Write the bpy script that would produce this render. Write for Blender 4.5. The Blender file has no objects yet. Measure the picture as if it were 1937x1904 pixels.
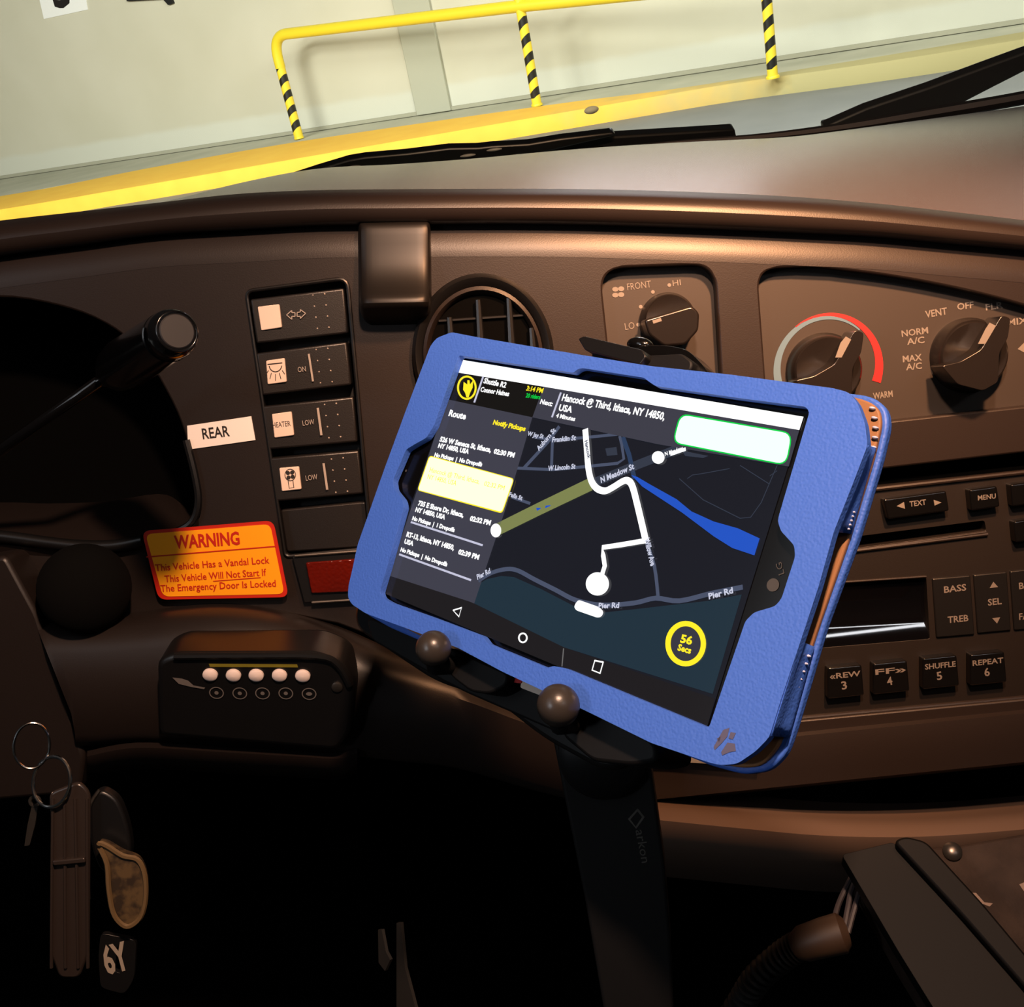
import bpy, bmesh, math, random
from mathutils import Vector, Matrix
from mathutils.geometry import delaunay_2d_cdt
random.seed(7)
PI = math.pi
S = bpy.context.scene
COL = S.collection

# ------------------------------------------------------------------ camera
FPX, CX, CY = 2045.0, 968.5, 952.0
PITCH, ROLL = math.radians(25.6), math.radians(12.0)
CAM = Vector((0, 0, 1.75))
fwd = Vector((0, math.cos(PITCH), -math.sin(PITCH)))
up0 = Vector((0, math.sin(PITCH), math.cos(PITCH)))
rt0 = Vector((1, 0, 0))
XR = rt0 * math.cos(ROLL) - up0 * math.sin(ROLL)
YU = rt0 * math.sin(ROLL) + up0 * math.cos(ROLL)
cam_d = bpy.data.cameras.new('camera')
cam_d.sensor_fit = 'HORIZONTAL'
cam_d.sensor_width = 36.0
cam_d.lens = 36.0 * FPX / 1937.0
cam_d.clip_start = 0.01
cam = bpy.data.objects.new('camera', cam_d)
cam.matrix_world = Matrix(((XR.x, YU.x, -fwd.x, CAM.x), (XR.y, YU.y, -fwd.y, CAM.y),
                           (XR.z, YU.z, -fwd.z, CAM.z), (0, 0, 0, 1)))
COL.objects.link(cam)
S.camera = cam

# ------------------------------------------------------------------ view, world
S.view_settings.view_transform = 'Standard'
S.view_settings.look = 'None'
S.view_settings.gamma = 1
S.view_settings.use_curve_mapping = False
S.view_settings.exposure = 0.0
W = bpy.data.worlds.new('garage_air')
S.world = W
W.use_nodes = True
W.node_tree.nodes['Background'].inputs[0].default_value = (0.8, 0.9, 1.0, 1)
W.node_tree.nodes['Background'].inputs[1].default_value = 0.012


def ray(px, py):
    return (fwd + XR * ((px - CX) / FPX) - YU * ((py - CY) / FPX))


def pt(px, py, z):                       # the point seen at a pixel at depth z along the lens axis
    return CAM + ray(px, py) * z


def cvec(x, y, z):                       # right / down / forward of the lens -> world
    return XR * x - YU * y + fwd * z


class Frame:
    """A local plane: x right, y up, z towards the driver."""
    def __init__(s, o, ex, ey):
        ex = ex.normalized(); n = ex.cross(ey).normalized(); ey = n.cross(ex)
        s.M = Matrix(((ex.x, ey.x, n.x, o.x), (ex.y, ey.y, n.y, o.y), (ex.z, ey.z, n.z, o.z), (0, 0, 0, 1)))
        s.I = s.M.inverted()
        s.c = s.I @ CAM
        s.R = s.I.to_3x3()

    def uv(s, px, py, h=0.0):
        d = s.R @ ray(px, py)
        return s.c + d * ((h - s.c.z) / d.z)

    def w(s, px, py, h=0.0):
        return s.M @ s.uv(px, py, h)

    def loc(s, x, y, z):
        return s.M @ Vector((x, y, z))


a = math.radians(5.5); b = math.radians(7.3)
DASH = Frame(pt(968, 800, 0.62), cvec(math.cos(a), -math.sin(a), 0),
             -cvec(math.sin(a) * math.cos(b), math.cos(a) * math.cos(b), math.sin(b)))
r1 = Vector((0.7064, 0.2001, -0.679)); r1.normalize()
r2 = Vector((-0.3148, 0.9485, -0.0431)); r2 = (r2 - r1 * r1.dot(r2)).normalized()
TAB = Frame(pt(868, 680, 0.476), cvec(*r1), -cvec(*r2))


def lamp(name, kind, loc, target, power, color, size=0.1, size_y=None, spot=None, blend=0.5):
    d = bpy.data.lights.new(name, kind)
    d.energy = power; d.color = color
    if kind == 'AREA':
        d.shape = 'RECTANGLE'; d.size = size; d.size_y = size_y or size
    else:
        d.shadow_soft_size = size
    if kind == 'SPOT':
        d.spot_size = spot; d.spot_blend = blend
    o = bpy.data.objects.new(name, d)
    o.location = loc
    o.rotation_euler = (Vector(target) - Vector(loc)).to_track_quat('-Z', 'Y').to_euler()
    COL.objects.link(o)
    return o


# garage ceiling tubes
for lx, ly, tx, ty, tz, pw in ((-8.0, 3.0, -8.6, 13.0, 1.4, 900), (-3.0, 3.2, -3.5, 13.0, 1.4, 270), (3.0, 3.4, 3.0, 13.0, 1.4, 150),
                             (-6.5, 8.0, -6.8, 11.6, 0.2, 760), (1.0, 7.6, 1.0, 10.6, 0.2, 500), (7.5, 7.0, 7.5, 9.4, 0.2, 290)):
    lamp('garage_tube', 'AREA', (lx, ly, 5.2), (tx, ty, tz), pw, (1.0, 0.98, 0.89), 5.0, 0.8)
# warm reading lamp in the cab roof
lamp('reading_lamp', 'SPOT', DASH.loc(0.23, 0.43, 0.45), DASH.loc(0.17, 0.09, 0), 70.0, (1.0, 0.47, 0.22), 0.022,
     spot=math.radians(57), blend=1.0)
# dome lamp over the driver
lamp('dome_lamp', 'SPOT', DASH.loc(0.06, 0.42, 0.60), DASH.loc(-0.02, -0.05, 0), 30.0, (1.0, 0.62, 0.42), 0.022,
     spot=math.radians(110), blend=0.6)
# cool light coming in through the open side door behind the driver
lamp('door_light', 'AREA', tuple(CAM + cvec(-0.75, -0.30, -0.15)), tuple(pt(900, 1100, 0.55)), 0.7, (0.9, 0.94, 1.0), 0.35, 0.45)
# added fill spot with no real fitting, brightens the tablet case from the left
lamp('tablet_fill_spot', 'SPOT', tuple(CAM + cvec(-0.80, -0.05, -0.40)), tuple(pt(1200, 1040, 0.41)), 7, (0.86, 0.92, 1.0), 0.06, spot=math.radians(31), blend=0.55)
# white tube over the passenger aisle behind the driver
lamp('aisle_tube', 'AREA', DASH.loc(0.62, 0.46, 1.2), DASH.loc(0.2, 0.0, 0), 0.9, (0.95, 0.96, 1.0), 0.5, 0.04)
# tube high on the far side of the garage, seen mirrored in the dash top
lamp('garage_tube', 'AREA', (3.1, 11.0, 4.7), (2.0, 0.0, 1.6), 55, (0.95, 0.93, 1.0), 2.4, 0.35)


# ------------------------------------------------------------------ materials
def lin(r, g, b):
    f = lambda c: (c / 255 / 12.92) if c / 255 <= 0.04045 else ((c / 255 + 0.055) / 1.055) ** 2.4
    return (f(r), f(g), f(b), 1)


def mat(name, rgb, rough=0.5, metal=0.0, spec=0.5, bump=None, var=None, emit=None, es=1.0, coat=0.0, bumpd=0.001):
    m = bpy.data.materials.new(name); m.use_nodes = True
    nt = m.node_tree; p = nt.nodes['Principled BSDF']
    p.inputs['Base Color'].default_value = lin(*rgb)
    p.inputs['Roughness'].default_value = rough
    p.inputs['Metallic'].default_value = metal
    p.inputs['Specular IOR Level'].default_value = spec
    p.inputs['Coat Weight'].default_value = coat
    if emit:
        p.inputs['Emission Color'].default_value = lin(*emit)
        p.inputs['Emission Strength'].default_value = es
    tc = nt.nodes.new('ShaderNodeTexCoord')
    if bump:
        kind, sc, st = bump
        if kind == 'noise':
            n = nt.nodes.new('ShaderNodeTexNoise'); n.inputs['Scale'].default_value = sc
            n.inputs['Detail'].default_value = 3; out = n.outputs[0]
        else:
            n = nt.nodes.new('ShaderNodeTexVoronoi'); n.inputs['Scale'].default_value = sc
            n.feature = 'SMOOTH_F1'; out = n.outputs[0]
        nt.links.new(tc.outputs['Object'], n.inputs['Vector'])
        bp = nt.nodes.new('ShaderNodeBump'); bp.inputs['Strength'].default_value = st
        bp.inputs['Distance'].default_value = bumpd
        nt.links.new(out, bp.inputs['Height']); nt.links.new(bp.outputs[0], p.inputs['Normal'])
    if var:
        rgb2, sc, lo, hi = var
        n = nt.nodes.new('ShaderNodeTexNoise'); n.inputs['Scale'].default_value = sc
        n.inputs['Detail'].default_value = 5
        nt.links.new(tc.outputs['Object'], n.inputs['Vector'])
        r = nt.nodes.new('ShaderNodeValToRGB')
        r.color_ramp.elements[0].position = lo; r.color_ramp.elements[1].position = hi
        r.color_ramp.elements[0].color = lin(*rgb); r.color_ramp.elements[1].color = lin(*rgb2)
        nt.links.new(n.outputs[0], r.inputs[0]); nt.links.new(r.outputs[0], p.inputs['Base Color'])
    return m


def glow(name, rgb, s=1.0):              # a lit area of a screen, behind its glass
    return mat(name, (6, 6, 8), 0.12, emit=rgb, es=s, spec=0.35)


M = {
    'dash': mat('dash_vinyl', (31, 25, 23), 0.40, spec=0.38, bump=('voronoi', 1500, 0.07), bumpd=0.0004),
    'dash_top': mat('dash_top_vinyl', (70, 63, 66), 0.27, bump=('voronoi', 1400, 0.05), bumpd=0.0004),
    'plate': mat('control_plate', (42, 36, 32), 0.55, spec=0.4, bump=('noise', 1500, 0.06), bumpd=0.0003),
    'black': mat('black_plastic', (16, 16, 17), 0.35),
    'black_matt': mat('matt_black_plastic', (12, 12, 13), 0.7),
    'black_gloss': mat('gloss_black_plastic', (9, 9, 10), 0.16, coat=0.3),
    'switch': mat('switch_plastic', (24, 22, 22), 0.38, bump=('noise', 1800, 0.2), bumpd=0.0003),
    'knob': mat('knob_plastic', (24, 21, 20), 0.24),
    'print': mat('printed_lettering', (108, 102, 96), 0.6),
    'print_lit': mat('lettering_lit', (160, 150, 142), 0.6),  # brighter copy of the print, its colour makes up for weaker light on the rockers
    'print_dim': mat('faded_lettering', (100, 94, 90), 0.6),
    'lens_white': mat('white_switch_lens', (226, 205, 190), 0.4),
    'red': mat('red_paint', (165, 20, 22), 0.5),
    'cyan': mat('blue_grey_paint', (78, 106, 124), 0.5),
    'lens_red': mat('red_lens', (84, 15, 6), 0.2, bump=('voronoi', 500, 0.4)),
    'paper': mat('white_label', (245, 238, 232), 0.5),
    'ink': mat('black_ink', (25, 20, 20), 0.6),
    'orange': mat('orange_label', (255, 165, 20), 0.35),
    'redink': mat('red_ink', (190, 32, 10), 0.45),
    'blue': mat('blue_leather', (62, 106, 206), 0.5, bump=('voronoi', 1000, 0.3), bumpd=0.0005),
    'tan': mat('tan_leather', (152, 106, 68), 0.6),
    'stitch': mat('pale_thread', (190, 196, 225), 0.7),
    'wear': mat('worn_grey', (82, 82, 110), 0.7),
    'chrome': mat('chrome', (200, 200, 200), 0.16, metal=1),
    'steel': mat('dull_steel', (105, 100, 95), 0.35, metal=0.9),
    'ball': mat('ball_end', (50, 45, 41), 0.33, bump=('noise', 1500, 0.1), bumpd=0.0003),
    'rubber': mat('black_rubber', (9, 9, 10), 0.6, spec=0.3),
    'leather': mat('worn_brown_leather', (40, 28, 15), 0.6, var=((80, 62, 36), 160, 0.45, 0.62)),
    'clear': mat('cloudy_strap', (44, 37, 34), 0.25),
    'cover': mat('engine_cover', (40, 30, 25), 0.75, spec=0.2, var=((56, 44, 37), 60, 0.4, 0.7), bump=('noise', 700, 0.4)),
    'pad': mat('padded_strip', (12, 10, 9), 0.6, spec=0.15),
    'dark': mat('dark_void', (3, 3, 3), 0.9, spec=0.05),
    'yellow_tag': mat('yellow_strip', (120, 110, 30), 0.5),
    'white_dot': mat('white_button', (232, 214, 206), 0.45),
    'white_tag': mat('white_tag', (205, 190, 178), 0.6),
    'carpet': mat('black_carpet', (12, 11, 11), 0.95, bump=('noise', 500, 0.6)),
}


# ------------------------------------------------------------------ object helpers
WM = {}


def reg(o, mw, parent):
    WM[o.name] = mw
    if parent is not None:
        o.parent = parent
        o.matrix_basis = WM[parent.name].inverted() @ mw
    else:
        o.matrix_world = mw


def thing(name, label, cat, mw, group=None):
    o = bpy.data.objects.new(name, None); COL.objects.link(o)
    o.empty_display_size = 0.01
    reg(o, mw.copy(), None)
    o['label'] = label; o['category'] = cat
    if group: o['group'] = group
    return o


def tag(o, label, cat, group=None):
    o['label'] = label; o['category'] = cat
    if group: o['group'] = group
    return o


def structure(o):
    o['kind'] = 'structure'
    return o


def obj(name, bm, mats, mw, parent=None, bevel=0, seg=2, angle=35, smooth=True, subsurf=0, recenter=True):
    """one mesh object; bm is in the coordinates of mw"""
    if not isinstance(mats, (list, tuple)): mats = [mats]
    bmesh.ops.recalc_face_normals(bm, faces=bm.faces)
    me = bpy.data.meshes.new(name)
    mw = mw.copy()
    if recenter and len(bm.verts):
        xs = [v.co for v in bm.verts]
        c = Vector(((min(v.x for v in xs) + max(v.x for v in xs)) / 2, (min(v.y for v in xs) + max(v.y for v in xs)) / 2,
                    (min(v.z for v in xs) + max(v.z for v in xs)) / 2))
        for v in bm.verts: v.co -= c
        mw = mw @ Matrix.Translation(c)
    bm.to_mesh(me); bm.free()
    for m in mats: me.materials.append(M[m] if isinstance(m, str) else m)
    if smooth:
        me.polygons.foreach_set('use_smooth', [True] * len(me.polygons))
        me.set_sharp_from_angle(angle=math.radians(40))
    o = bpy.data.objects.new(name, me); COL.objects.link(o)
    if bevel:
        md = o.modifiers.new('bevel', 'BEVEL'); md.width = bevel; md.segments = seg
        md.limit_method = 'ANGLE'; md.angle_limit = math.radians(angle)
    if subsurf:
        md = o.modifiers.new('sub', 'SUBSURF'); md.levels = subsurf; md.render_levels = subsurf
    reg(o, mw, parent)
    return o


def rounded(pts, r, seg=5):
    """round the corners of a polygon of 2D points; r a number or one per corner"""
    n = len(pts); out = []
    for i, p in enumerate(pts):
        rr = r[i] if isinstance(r, (list, tuple)) else r
        p = Vector(p[:2]); a_ = Vector(pts[i - 1][:2]); b_ = Vector(pts[(i + 1) % n][:2])
        if rr <= 0:
            out.append(p); continue
        da, db = (a_ - p), (b_ - p)
        k = min(rr, da.length * .49, db.length * .49)
        A = p + da.normalized() * k; Bq = p + db.normalized() * k
        for s in range(seg + 1):
            t = s / seg
            out.append(A * (1 - t) ** 2 + p * 2 * t * (1 - t) + Bq * t * t)
    return out


def spline(pts, n=8, closed=False):
    """Catmull-Rom through the points"""
    P = [Vector(p) for p in pts]; out = []
    N = len(P)
    rng = N if closed else N - 1
    for i in range(rng):
        p0 = P[i - 1] if (closed or i > 0) else P[0]
        p1 = P[i]; p2 = P[(i + 1) % N]
        p3 = P[(i + 2) % N] if (closed or i + 2 < N) else P[-1]
        for s in range(n):
            t = s / n
            out.append(0.5 * ((2 * p1) + (p2 - p0) * t + (2 * p0 - 5 * p1 + 4 * p2 - p3) * t * t + (3 * p1 - p0 - 3 * p2 + p3) * t ** 3))
    if not closed: out.append(P[-1])
    return out


def add_prism(bm, pts, h0, h1, mi=0):
    """vertical prism over 2D outline between h0 (back) and h1 (front)"""
    lo = [bm.verts.new((p[0], p[1], h0)) for p in pts]
    hi = [bm.verts.new((p[0], p[1], h1)) for p in pts]
    n = len(pts); fs = []
    for i in range(n):
        j = (i + 1) % n
        fs.append(bm.faces.new((lo[i], lo[j], hi[j], hi[i])))
    fs.append(bm.faces.new(hi)); fs.append(bm.faces.new(lo[::-1]))
    for f in fs: f.material_index = mi
    return fs


def add_flat(bm, pts, h, mi=0):
    f = bm.faces.new([bm.verts.new((p[0], p[1], h)) for p in pts]); f.material_index = mi
    f.normal_update()
    if f.normal.z < 0: f.normal_flip()
    return f


def inside(p, L):
    r = False; n = len(L)
    for i in range(n):
        a_, b_ = L[i], L[i - 1]
        if (a_[1] > p[1]) != (b_[1] > p[1]) and p[0] < (b_[0] - a_[0]) * (p[1] - a_[1]) / (b_[1] - a_[1]) + a_[0]: r = not r
    return r


def add_holed(bm, outer, holes, h0, h1, mi=0):
    """plate with holes between h0 and h1"""
    loops = [outer] + holes; pts = []; edges = []
    for L in loops:
        k = len(pts); n = len(L)
        pts += [Vector((p[0], p[1])) for p in L]
        edges += [(k + i, k + (i + 1) % n) for i in range(n)]
    vo, eo, fo, _, _, _ = delaunay_2d_cdt(pts, edges, [], 0, 1e-7)
    keep = []
    for f in fo:
        c = sum((vo[i] for i in f), Vector((0, 0))) / len(f)
        if inside(c, outer) and not any(inside(c, h) for h in holes): keep.append(f)
    hi = [bm.verts.new((v.x, v.y, h1)) for v in vo]; lo = [bm.verts.new((v.x, v.y, h0)) for v in vo]
    cnt = {}
    for f in keep:
        bm.faces.new([hi[i] for i in f]).material_index = mi
        bm.faces.new([lo[i] for i in reversed(f)]).material_index = mi
        for i in range(len(f)):
            e = (f[i], f[(i + 1) % len(f)]); cnt[e] = 1
    for (a_, b_) in cnt:
        if (b_, a_) not in cnt:
            bm.faces.new((hi[a_], lo[a_], lo[b_], hi[b_])).material_index = mi
    for v in hi + lo:
        if not v.link_faces: bm.verts.remove(v)


def add_grid(bm, rows, mi=0, close=False):
    """skin over rows of 3D points"""
    V = [[bm.verts.new(p) for p in r] for r in rows]
    for i in range(len(V) - 1):
        n = len(V[i])
        for j in range(n if close else n - 1):
            k = (j + 1) % n
            f = bm.faces.new((V[i][j], V[i][k], V[i + 1][k], V[i + 1][j])); f.material_index = mi
    return V


def add_tube(bm, pts, rad, seg=10, caps=True, mi=0):
    pts = [Vector(p) for p in pts]; n = len(pts)
    rads = rad if isinstance(rad, (list, tuple)) else [rad] * n
    rows = []; up = None
    for i in range(n):
        t = (pts[min(i + 1, n - 1)] - pts[max(i - 1, 0)]).normalized()
        if up is None:
            up = Vector((0, 0, 1)) if abs(t.z) < 0.9 else Vector((1, 0, 0))
        sx = up.cross(t).normalized(); sy = t.cross(sx).normalized(); up = sy
        rows.append([pts[i] + (sx * math.cos(2 * PI * k / seg) + sy * math.sin(2 * PI * k / seg)) * rads[i] for k in range(seg)])
    V = add_grid(bm, rows, mi, close=True)
    if caps:
        f = bm.faces.new(V[0][::-1]); f.material_index = mi
        f = bm.faces.new(V[-1]); f.material_index = mi


def add_torus(bm, c, R, r, axis, n=40, seg=8, mi=0, sx=1.0, sy=1.0, ex=None):
    axis = Vector(axis).normalized()
    ex = Vector(ex) if ex else Vector((1, 0, 0))
    ex = (ex - axis * ex.dot(axis)).normalized(); ey = axis.cross(ex)
    rows = []
    for i in range(n + 1):
        t = 2 * PI * (i % n) / n
        d = ex * math.cos(t) * sx + ey * math.sin(t) * sy
        rows.append([Vector(c) + d * R + (d.normalized() * math.cos(2 * PI * k / seg) + axis * math.sin(2 * PI * k / seg)) * r for k in range(seg)])
    V = [[bm.verts.new(p) for p in row] for row in rows[:-1]]
    for i in range(n):
        A, Bv = V[i], V[(i + 1) % n]
        for k in range(seg):
            f = bm.faces.new((A[k], A[(k + 1) % seg], Bv[(k + 1) % seg], Bv[k])); f.material_index = mi


def add_lathe(bm, prof, c=(0, 0), seg=40, mi=0, sx=1.0, sy=1.0, cap=True):
    """turn (radius, height) about the local z axis at c"""
    rows = [[Vector((c[0] + math.cos(2 * PI * k / seg) * r * sx, c[1] + math.sin(2 * PI * k / seg) * r * sy, h)) for k in range(seg)] for r, h in prof]
    V = add_grid(bm, rows, mi, close=True)
    if cap:
        f = bm.faces.new(V[-1]); f.material_index = mi
        f = bm.faces.new(V[0][::-1]); f.material_index = mi


def add_ball(bm, c, r, mi=0, scale=(1, 1, 1), u=24, v=14):
    mm = Matrix.Translation(c) @ Matrix.Diagonal((scale[0], scale[1], scale[2], 1))
    g = bmesh.ops.create_uvsphere(bm, u_segments=u, v_segments=v, radius=r, matrix=mm)
    for vv in g['verts']:
        for f in vv.link_faces: f.material_index = mi


def add_strip(bm, pts, width, h, mi=0, caps=True):
    """a flat ribbon along 2D points"""
    P = [Vector(p[:2]) for p in pts]; n = len(P); L = []; R = []
    for i in range(n):
        t = (P[min(i + 1, n - 1)] - P[max(i - 1, 0)]).normalized(); nn = Vector((-t.y, t.x)) * width / 2
        L.append(P[i] + nn); R.append(P[i] - nn)
    vl = [bm.verts.new((p.x, p.y, h)) for p in L]; vr = [bm.verts.new((p.x, p.y, h)) for p in R]
    for i in range(n - 1):
        f = bm.faces.new((vl[i], vr[i], vr[i + 1], vl[i + 1])); f.material_index = mi
        f.normal_update()
        if f.normal.z < 0: f.normal_flip()


def circle2(c, rx, ry=None, n=32, a0=0.0, a1=2 * PI, rot=0.0):
    ry = ry or rx; out = []
    full = abs(a1 - a0 - 2 * PI) < 1e-6
    for i in range(n if full else n + 1):
        t = a0 + (a1 - a0) * i / n
        x, y = rx * math.cos(t), ry * math.sin(t)
        out.append(Vector((c[0] + x * math.cos(rot) - y * math.sin(rot), c[1] + x * math.sin(rot) + y * math.cos(rot))))
    return out


def add_ring(bm, outer, inner, h, mi=0):
    vo = [bm.verts.new((p[0], p[1], h)) for p in outer]; vi = [bm.verts.new((p[0], p[1], h)) for p in inner]
    n = len(outer)
    for i in range(n):
        j = (i + 1) % n
        f = bm.faces.new((vo[i], vo[j], vi[j], vi[i])); f.material_index = mi
        f.normal_update()
        if f.normal.z < 0: f.normal_flip()


TXT = {}


def text_bm(s, bold=0.0):
    key = (s, bold)
    if key not in TXT:
        cu = bpy.data.curves.new('t', 'FONT'); cu.body = s; cu.size = 1; cu.offset = bold; cu.resolution_u = 2
        o = bpy.data.objects.new('t', cu); COL.objects.link(o)
        bpy.context.view_layer.update()
        me = bpy.data.meshes.new_from_object(o.evaluated_get(bpy.context.evaluated_depsgraph_get()))
        vs = [v.co.copy() for v in me.vertices]; fs = [tuple(p.vertices) for p in me.polygons]
        TXT[key] = (vs, fs)
        bpy.data.objects.remove(o); bpy.data.curves.remove(cu); bpy.data.meshes.remove(me)
    return TXT[key]


def add_text(bm, fr, s, p0, p1, cap, h, mi=0, bold=0.0, slant=0.0):
    """lettering whose base line runs from pixel p0 to p1 with capitals `cap` pixels tall"""
    A = fr.uv(*p0, h); Bq = fr.uv(*p1, h)
    d = (Bq - A); L = Vector((d.x, d.y)).length; d = Vector((d.x, d.y)) / L
    vs, fs = text_bm(s, bold)
    x0 = min(v.x for v in vs); x1 = max(v.x for v in vs)
    # size of `cap` pixels here, across the base line
    q = Vector((p1[0] - p0[0], p1[1] - p0[1])); q.normalize()
    C = fr.uv(p0[0] + q.y * cap, p0[1] - q.x * cap, h)
    e = Vector((-d.y, d.x)); hh = abs((Vector((C.x, C.y)) - Vector((A.x, A.y))).dot(e))
    sx = L / (x1 - x0); sy = hh / 0.70
    nv = []
    for v in vs:
        x = (v.x - x0) * sx + v.y * sy * slant; y = v.y * sy
        nv.append(bm.verts.new((A.x + d.x * x + e.x * y, A.y + d.y * x + e.y * y, h)))
    for f in fs:
        try:
            g = bm.faces.new([nv[i] for i in f]); g.material_index = mi
            g.normal_update()
            if g.normal.z < 0: g.normal_flip()
        except ValueError:
            pass


def px(fr, pts, h=0.0):
    return [fr.uv(p[0], p[1], h) for p in pts]


def mm_per_px(fr, p, h=0.0):
    return (fr.uv(p[0] + 1, p[1], h) - fr.uv(p[0], p[1], h)).length


def at(fr, p, h=0.0):
    return fr.M @ Matrix.Translation(fr.uv(p[0], p[1], h))


def prism_obj(name, fr, pts, h0, h1, m, parent=None, r=0.0, bevel=0.0, seg=2, hp=None, rs=5):
    """prism whose front outline is seen at these pixels"""
    P = px(fr, pts, h1 if hp is None else hp)
    if r: P = rounded(P, r, rs)
    bm = bmesh.new(); add_prism(bm, P, h0, h1)
    return obj(name, bm, m, fr.M, parent, bevel, seg)


D = DASH
I4 = Matrix.Identity(4)
#%%SETTING
# ================================================================== the garage outside
def ground(pxx, pyy, z):
    d = ray(pxx, pyy); return CAM + d * ((z - CAM.z) / d.z)


def project(p):
    v = p - CAM; z = v.dot(fwd)
    return CX + FPX * v.dot(XR) / z, CY - FPX * v.dot(YU) / z


KZ = 0.20
M['wall'] = None


def wall_mat():
    m = mat('garage_wall_paint', (203, 199, 180), 0.85, var=((211, 207, 190), 0.7, 0.35, 0.7))
    nt = m.node_tree; p = nt.nodes['Principled BSDF']
    src = p.inputs['Base Color'].links[0].from_socket
    tc = nt.nodes.new('ShaderNodeTexCoord'); sp = nt.nodes.new('ShaderNodeSeparateXYZ')
    nt.links.new(tc.outputs['Object'], sp.inputs[0])
    n = nt.nodes.new('ShaderNodeTexNoise'); n.inputs['Scale'].default_value = 2.5
    nt.links.new(tc.outputs['Object'], n.inputs['Vector'])
    ad = nt.nodes.new('ShaderNodeMath'); ad.operation = 'MULTIPLY_ADD'
    nt.links.new(n.outputs[0], ad.inputs[0]); ad.inputs[1].default_value = 0.08
    nt.links.new(sp.outputs['Y'], ad.inputs[2])
    rp = nt.nodes.new('ShaderNodeMapRange'); rp.inputs['From Min'].default_value = WALL_BAND[0]
    rp.inputs['From Max'].default_value = WALL_BAND[1]
    nt.links.new(ad.outputs[0], rp.inputs['Value'])
    mx = nt.nodes.new('ShaderNodeMix'); mx.data_type = 'RGBA'
    nt.links.new(rp.outputs[0], mx.inputs['Factor'])
    mx.inputs['A'].default_value = lin(212, 212, 200)
    nt.links.new(src, mx.inputs['B']); nt.links.new(mx.outputs['Result'], p.inputs['Base Color'])
    return m


wa, wb = ground(0, 338, KZ), ground(1380, 128, KZ)
wdir = (wb - wa); wdir.z = 0; wdir.normalize()
WALL = Frame(wa, wdir, Vector((0, 0, 1)))
WALL_BAND = (-1.55 + 0.0, -1.45)
bm = bmesh.new(); add_prism(bm, [(-9, -KZ), (22, -KZ), (22, 4.2), (-9, 4.2)], -0.3, 0.0)
# band height measured from the middle of the wall object
WALL_BAND = (0.34 - (4.2 - KZ) / 2, 0.42 - (4.2 - KZ) / 2)
structure(obj('wall_back', bm, wall_mat(), WALL.M))
# grey pilaster strip
x0 = WALL.uv(786, 190).x; x1 = WALL.uv(852, 186).x
bm = bmesh.new(); add_prism(bm, [(x0, 0.0), (x1, 0.0), (x1, 4.1), (x0, 4.1)], 0.0, 0.06)
structure(obj('trim_1', bm, mat('grey_pilaster', (182, 182, 166), 0.85), WALL.M, bevel=0.01))
bm = bmesh.new(); add_prism(bm, [(-9, 0), (22, 0), (22, 0.05), (-9, 0.05)], 0.0, 0.03)
structure(obj('baseboard_back', bm, mat('grey_skirting', (170, 168, 150), 0.85), WALL.M))
# garage floor
bm = bmesh.new(); add_prism(bm, [(-14, -4), (26, -4), (26, 22), (-14, 22)], -0.2, 0.0)
structure(obj('floor', bm, mat('garage_concrete', (114, 117, 120), 0.6, var=((126, 128, 130), 1.2, 0.35, 0.7)), I4))
# raised walkway behind the kerb and the yellow kerb
kb = [ground(p[0], p[1], KZ) for p in ((-420, 428), (0, 371), (280, 318), (563, 268), (1020, 201), (1240, 173), (1400, 149), (1680, 104), (1937, 60), (2300, -4))]
kf = []
kf_px = [(-420, 484), (0, 424), (280, 378), (563, 330), (1020, 253), (1240, 216), (1400, 190), (1680, 152), (1937, 112), (2300, 52)]
for q in kf_px: kf.append(ground(q[0], q[1], 0.0))
back = [WALL.M @ Vector((WALL.I @ p).to_2d().to_3d()) for p in kb]
back = []
for p in kb:
    l = WALL.I @ p; back.append(WALL.M @ Vector((l.x, 0.0, 0.001)))
bm = bmesh.new()
V = add_grid(bm, [[Vector((p.x, p.y, KZ - 0.01)) for p in back], [Vector((p.x, p.y, KZ - 0.01)) for p in kb], [Vector((p.x, p.y, 0.0)) for p in kb]])
structure(obj('floor_walkway', bm, mat('walkway_concrete', (176, 176, 158), 0.8, var=((192, 190, 172), 1.5, 0.35, 0.7)), I4))


def kerb_mat():
    m = mat('yellow_kerb_paint', (250, 200, 70), 0.75, var=((244, 188, 62), 3.0, 0.3, 0.75))
    nt = m.node_tree; p = nt.nodes['Principled BSDF']; src = p.inputs['Base Color'].links[0].from_socket
    tc = nt.nodes.new('ShaderNodeTexCoord'); sp = nt.nodes.new('ShaderNodeSeparateXYZ')
    nt.links.new(tc.outputs['Object'], sp.inputs[0])
    n = nt.nodes.new('ShaderNodeTexNoise'); n.inputs['Scale'].default_value = 1.6; n.inputs['Detail'].default_value = 6
    nt.links.new(tc.outputs['Object'], n.inputs['Vector'])
    ad = nt.nodes.new('ShaderNodeMath'); ad.operation = 'MULTIPLY_ADD'
    nt.links.new(n.outputs[0], ad.inputs[0]); ad.inputs[1].default_value = 3.0; nt.links.new(sp.outputs['X'], ad.inputs[2])
    rp = nt.nodes.new('ShaderNodeMapRange'); rp.inputs['From Min'].default_value = KERB_WEAR + 0.6; rp.inputs['From Max'].default_value = KERB_WEAR + 2.6
    nt.links.new(ad.outputs[0], rp.inputs['Value'])
    mx = nt.nodes.new('ShaderNodeMix'); mx.data_type = 'RGBA'
    nt.links.new(rp.outputs[0], mx.inputs['Factor']); nt.links.new(src, mx.inputs['A'])
    mx.inputs['B'].default_value = lin(176, 166, 118)
    nt.links.new(mx.outputs['Result'], p.inputs['Base Color'])
    return m


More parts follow.
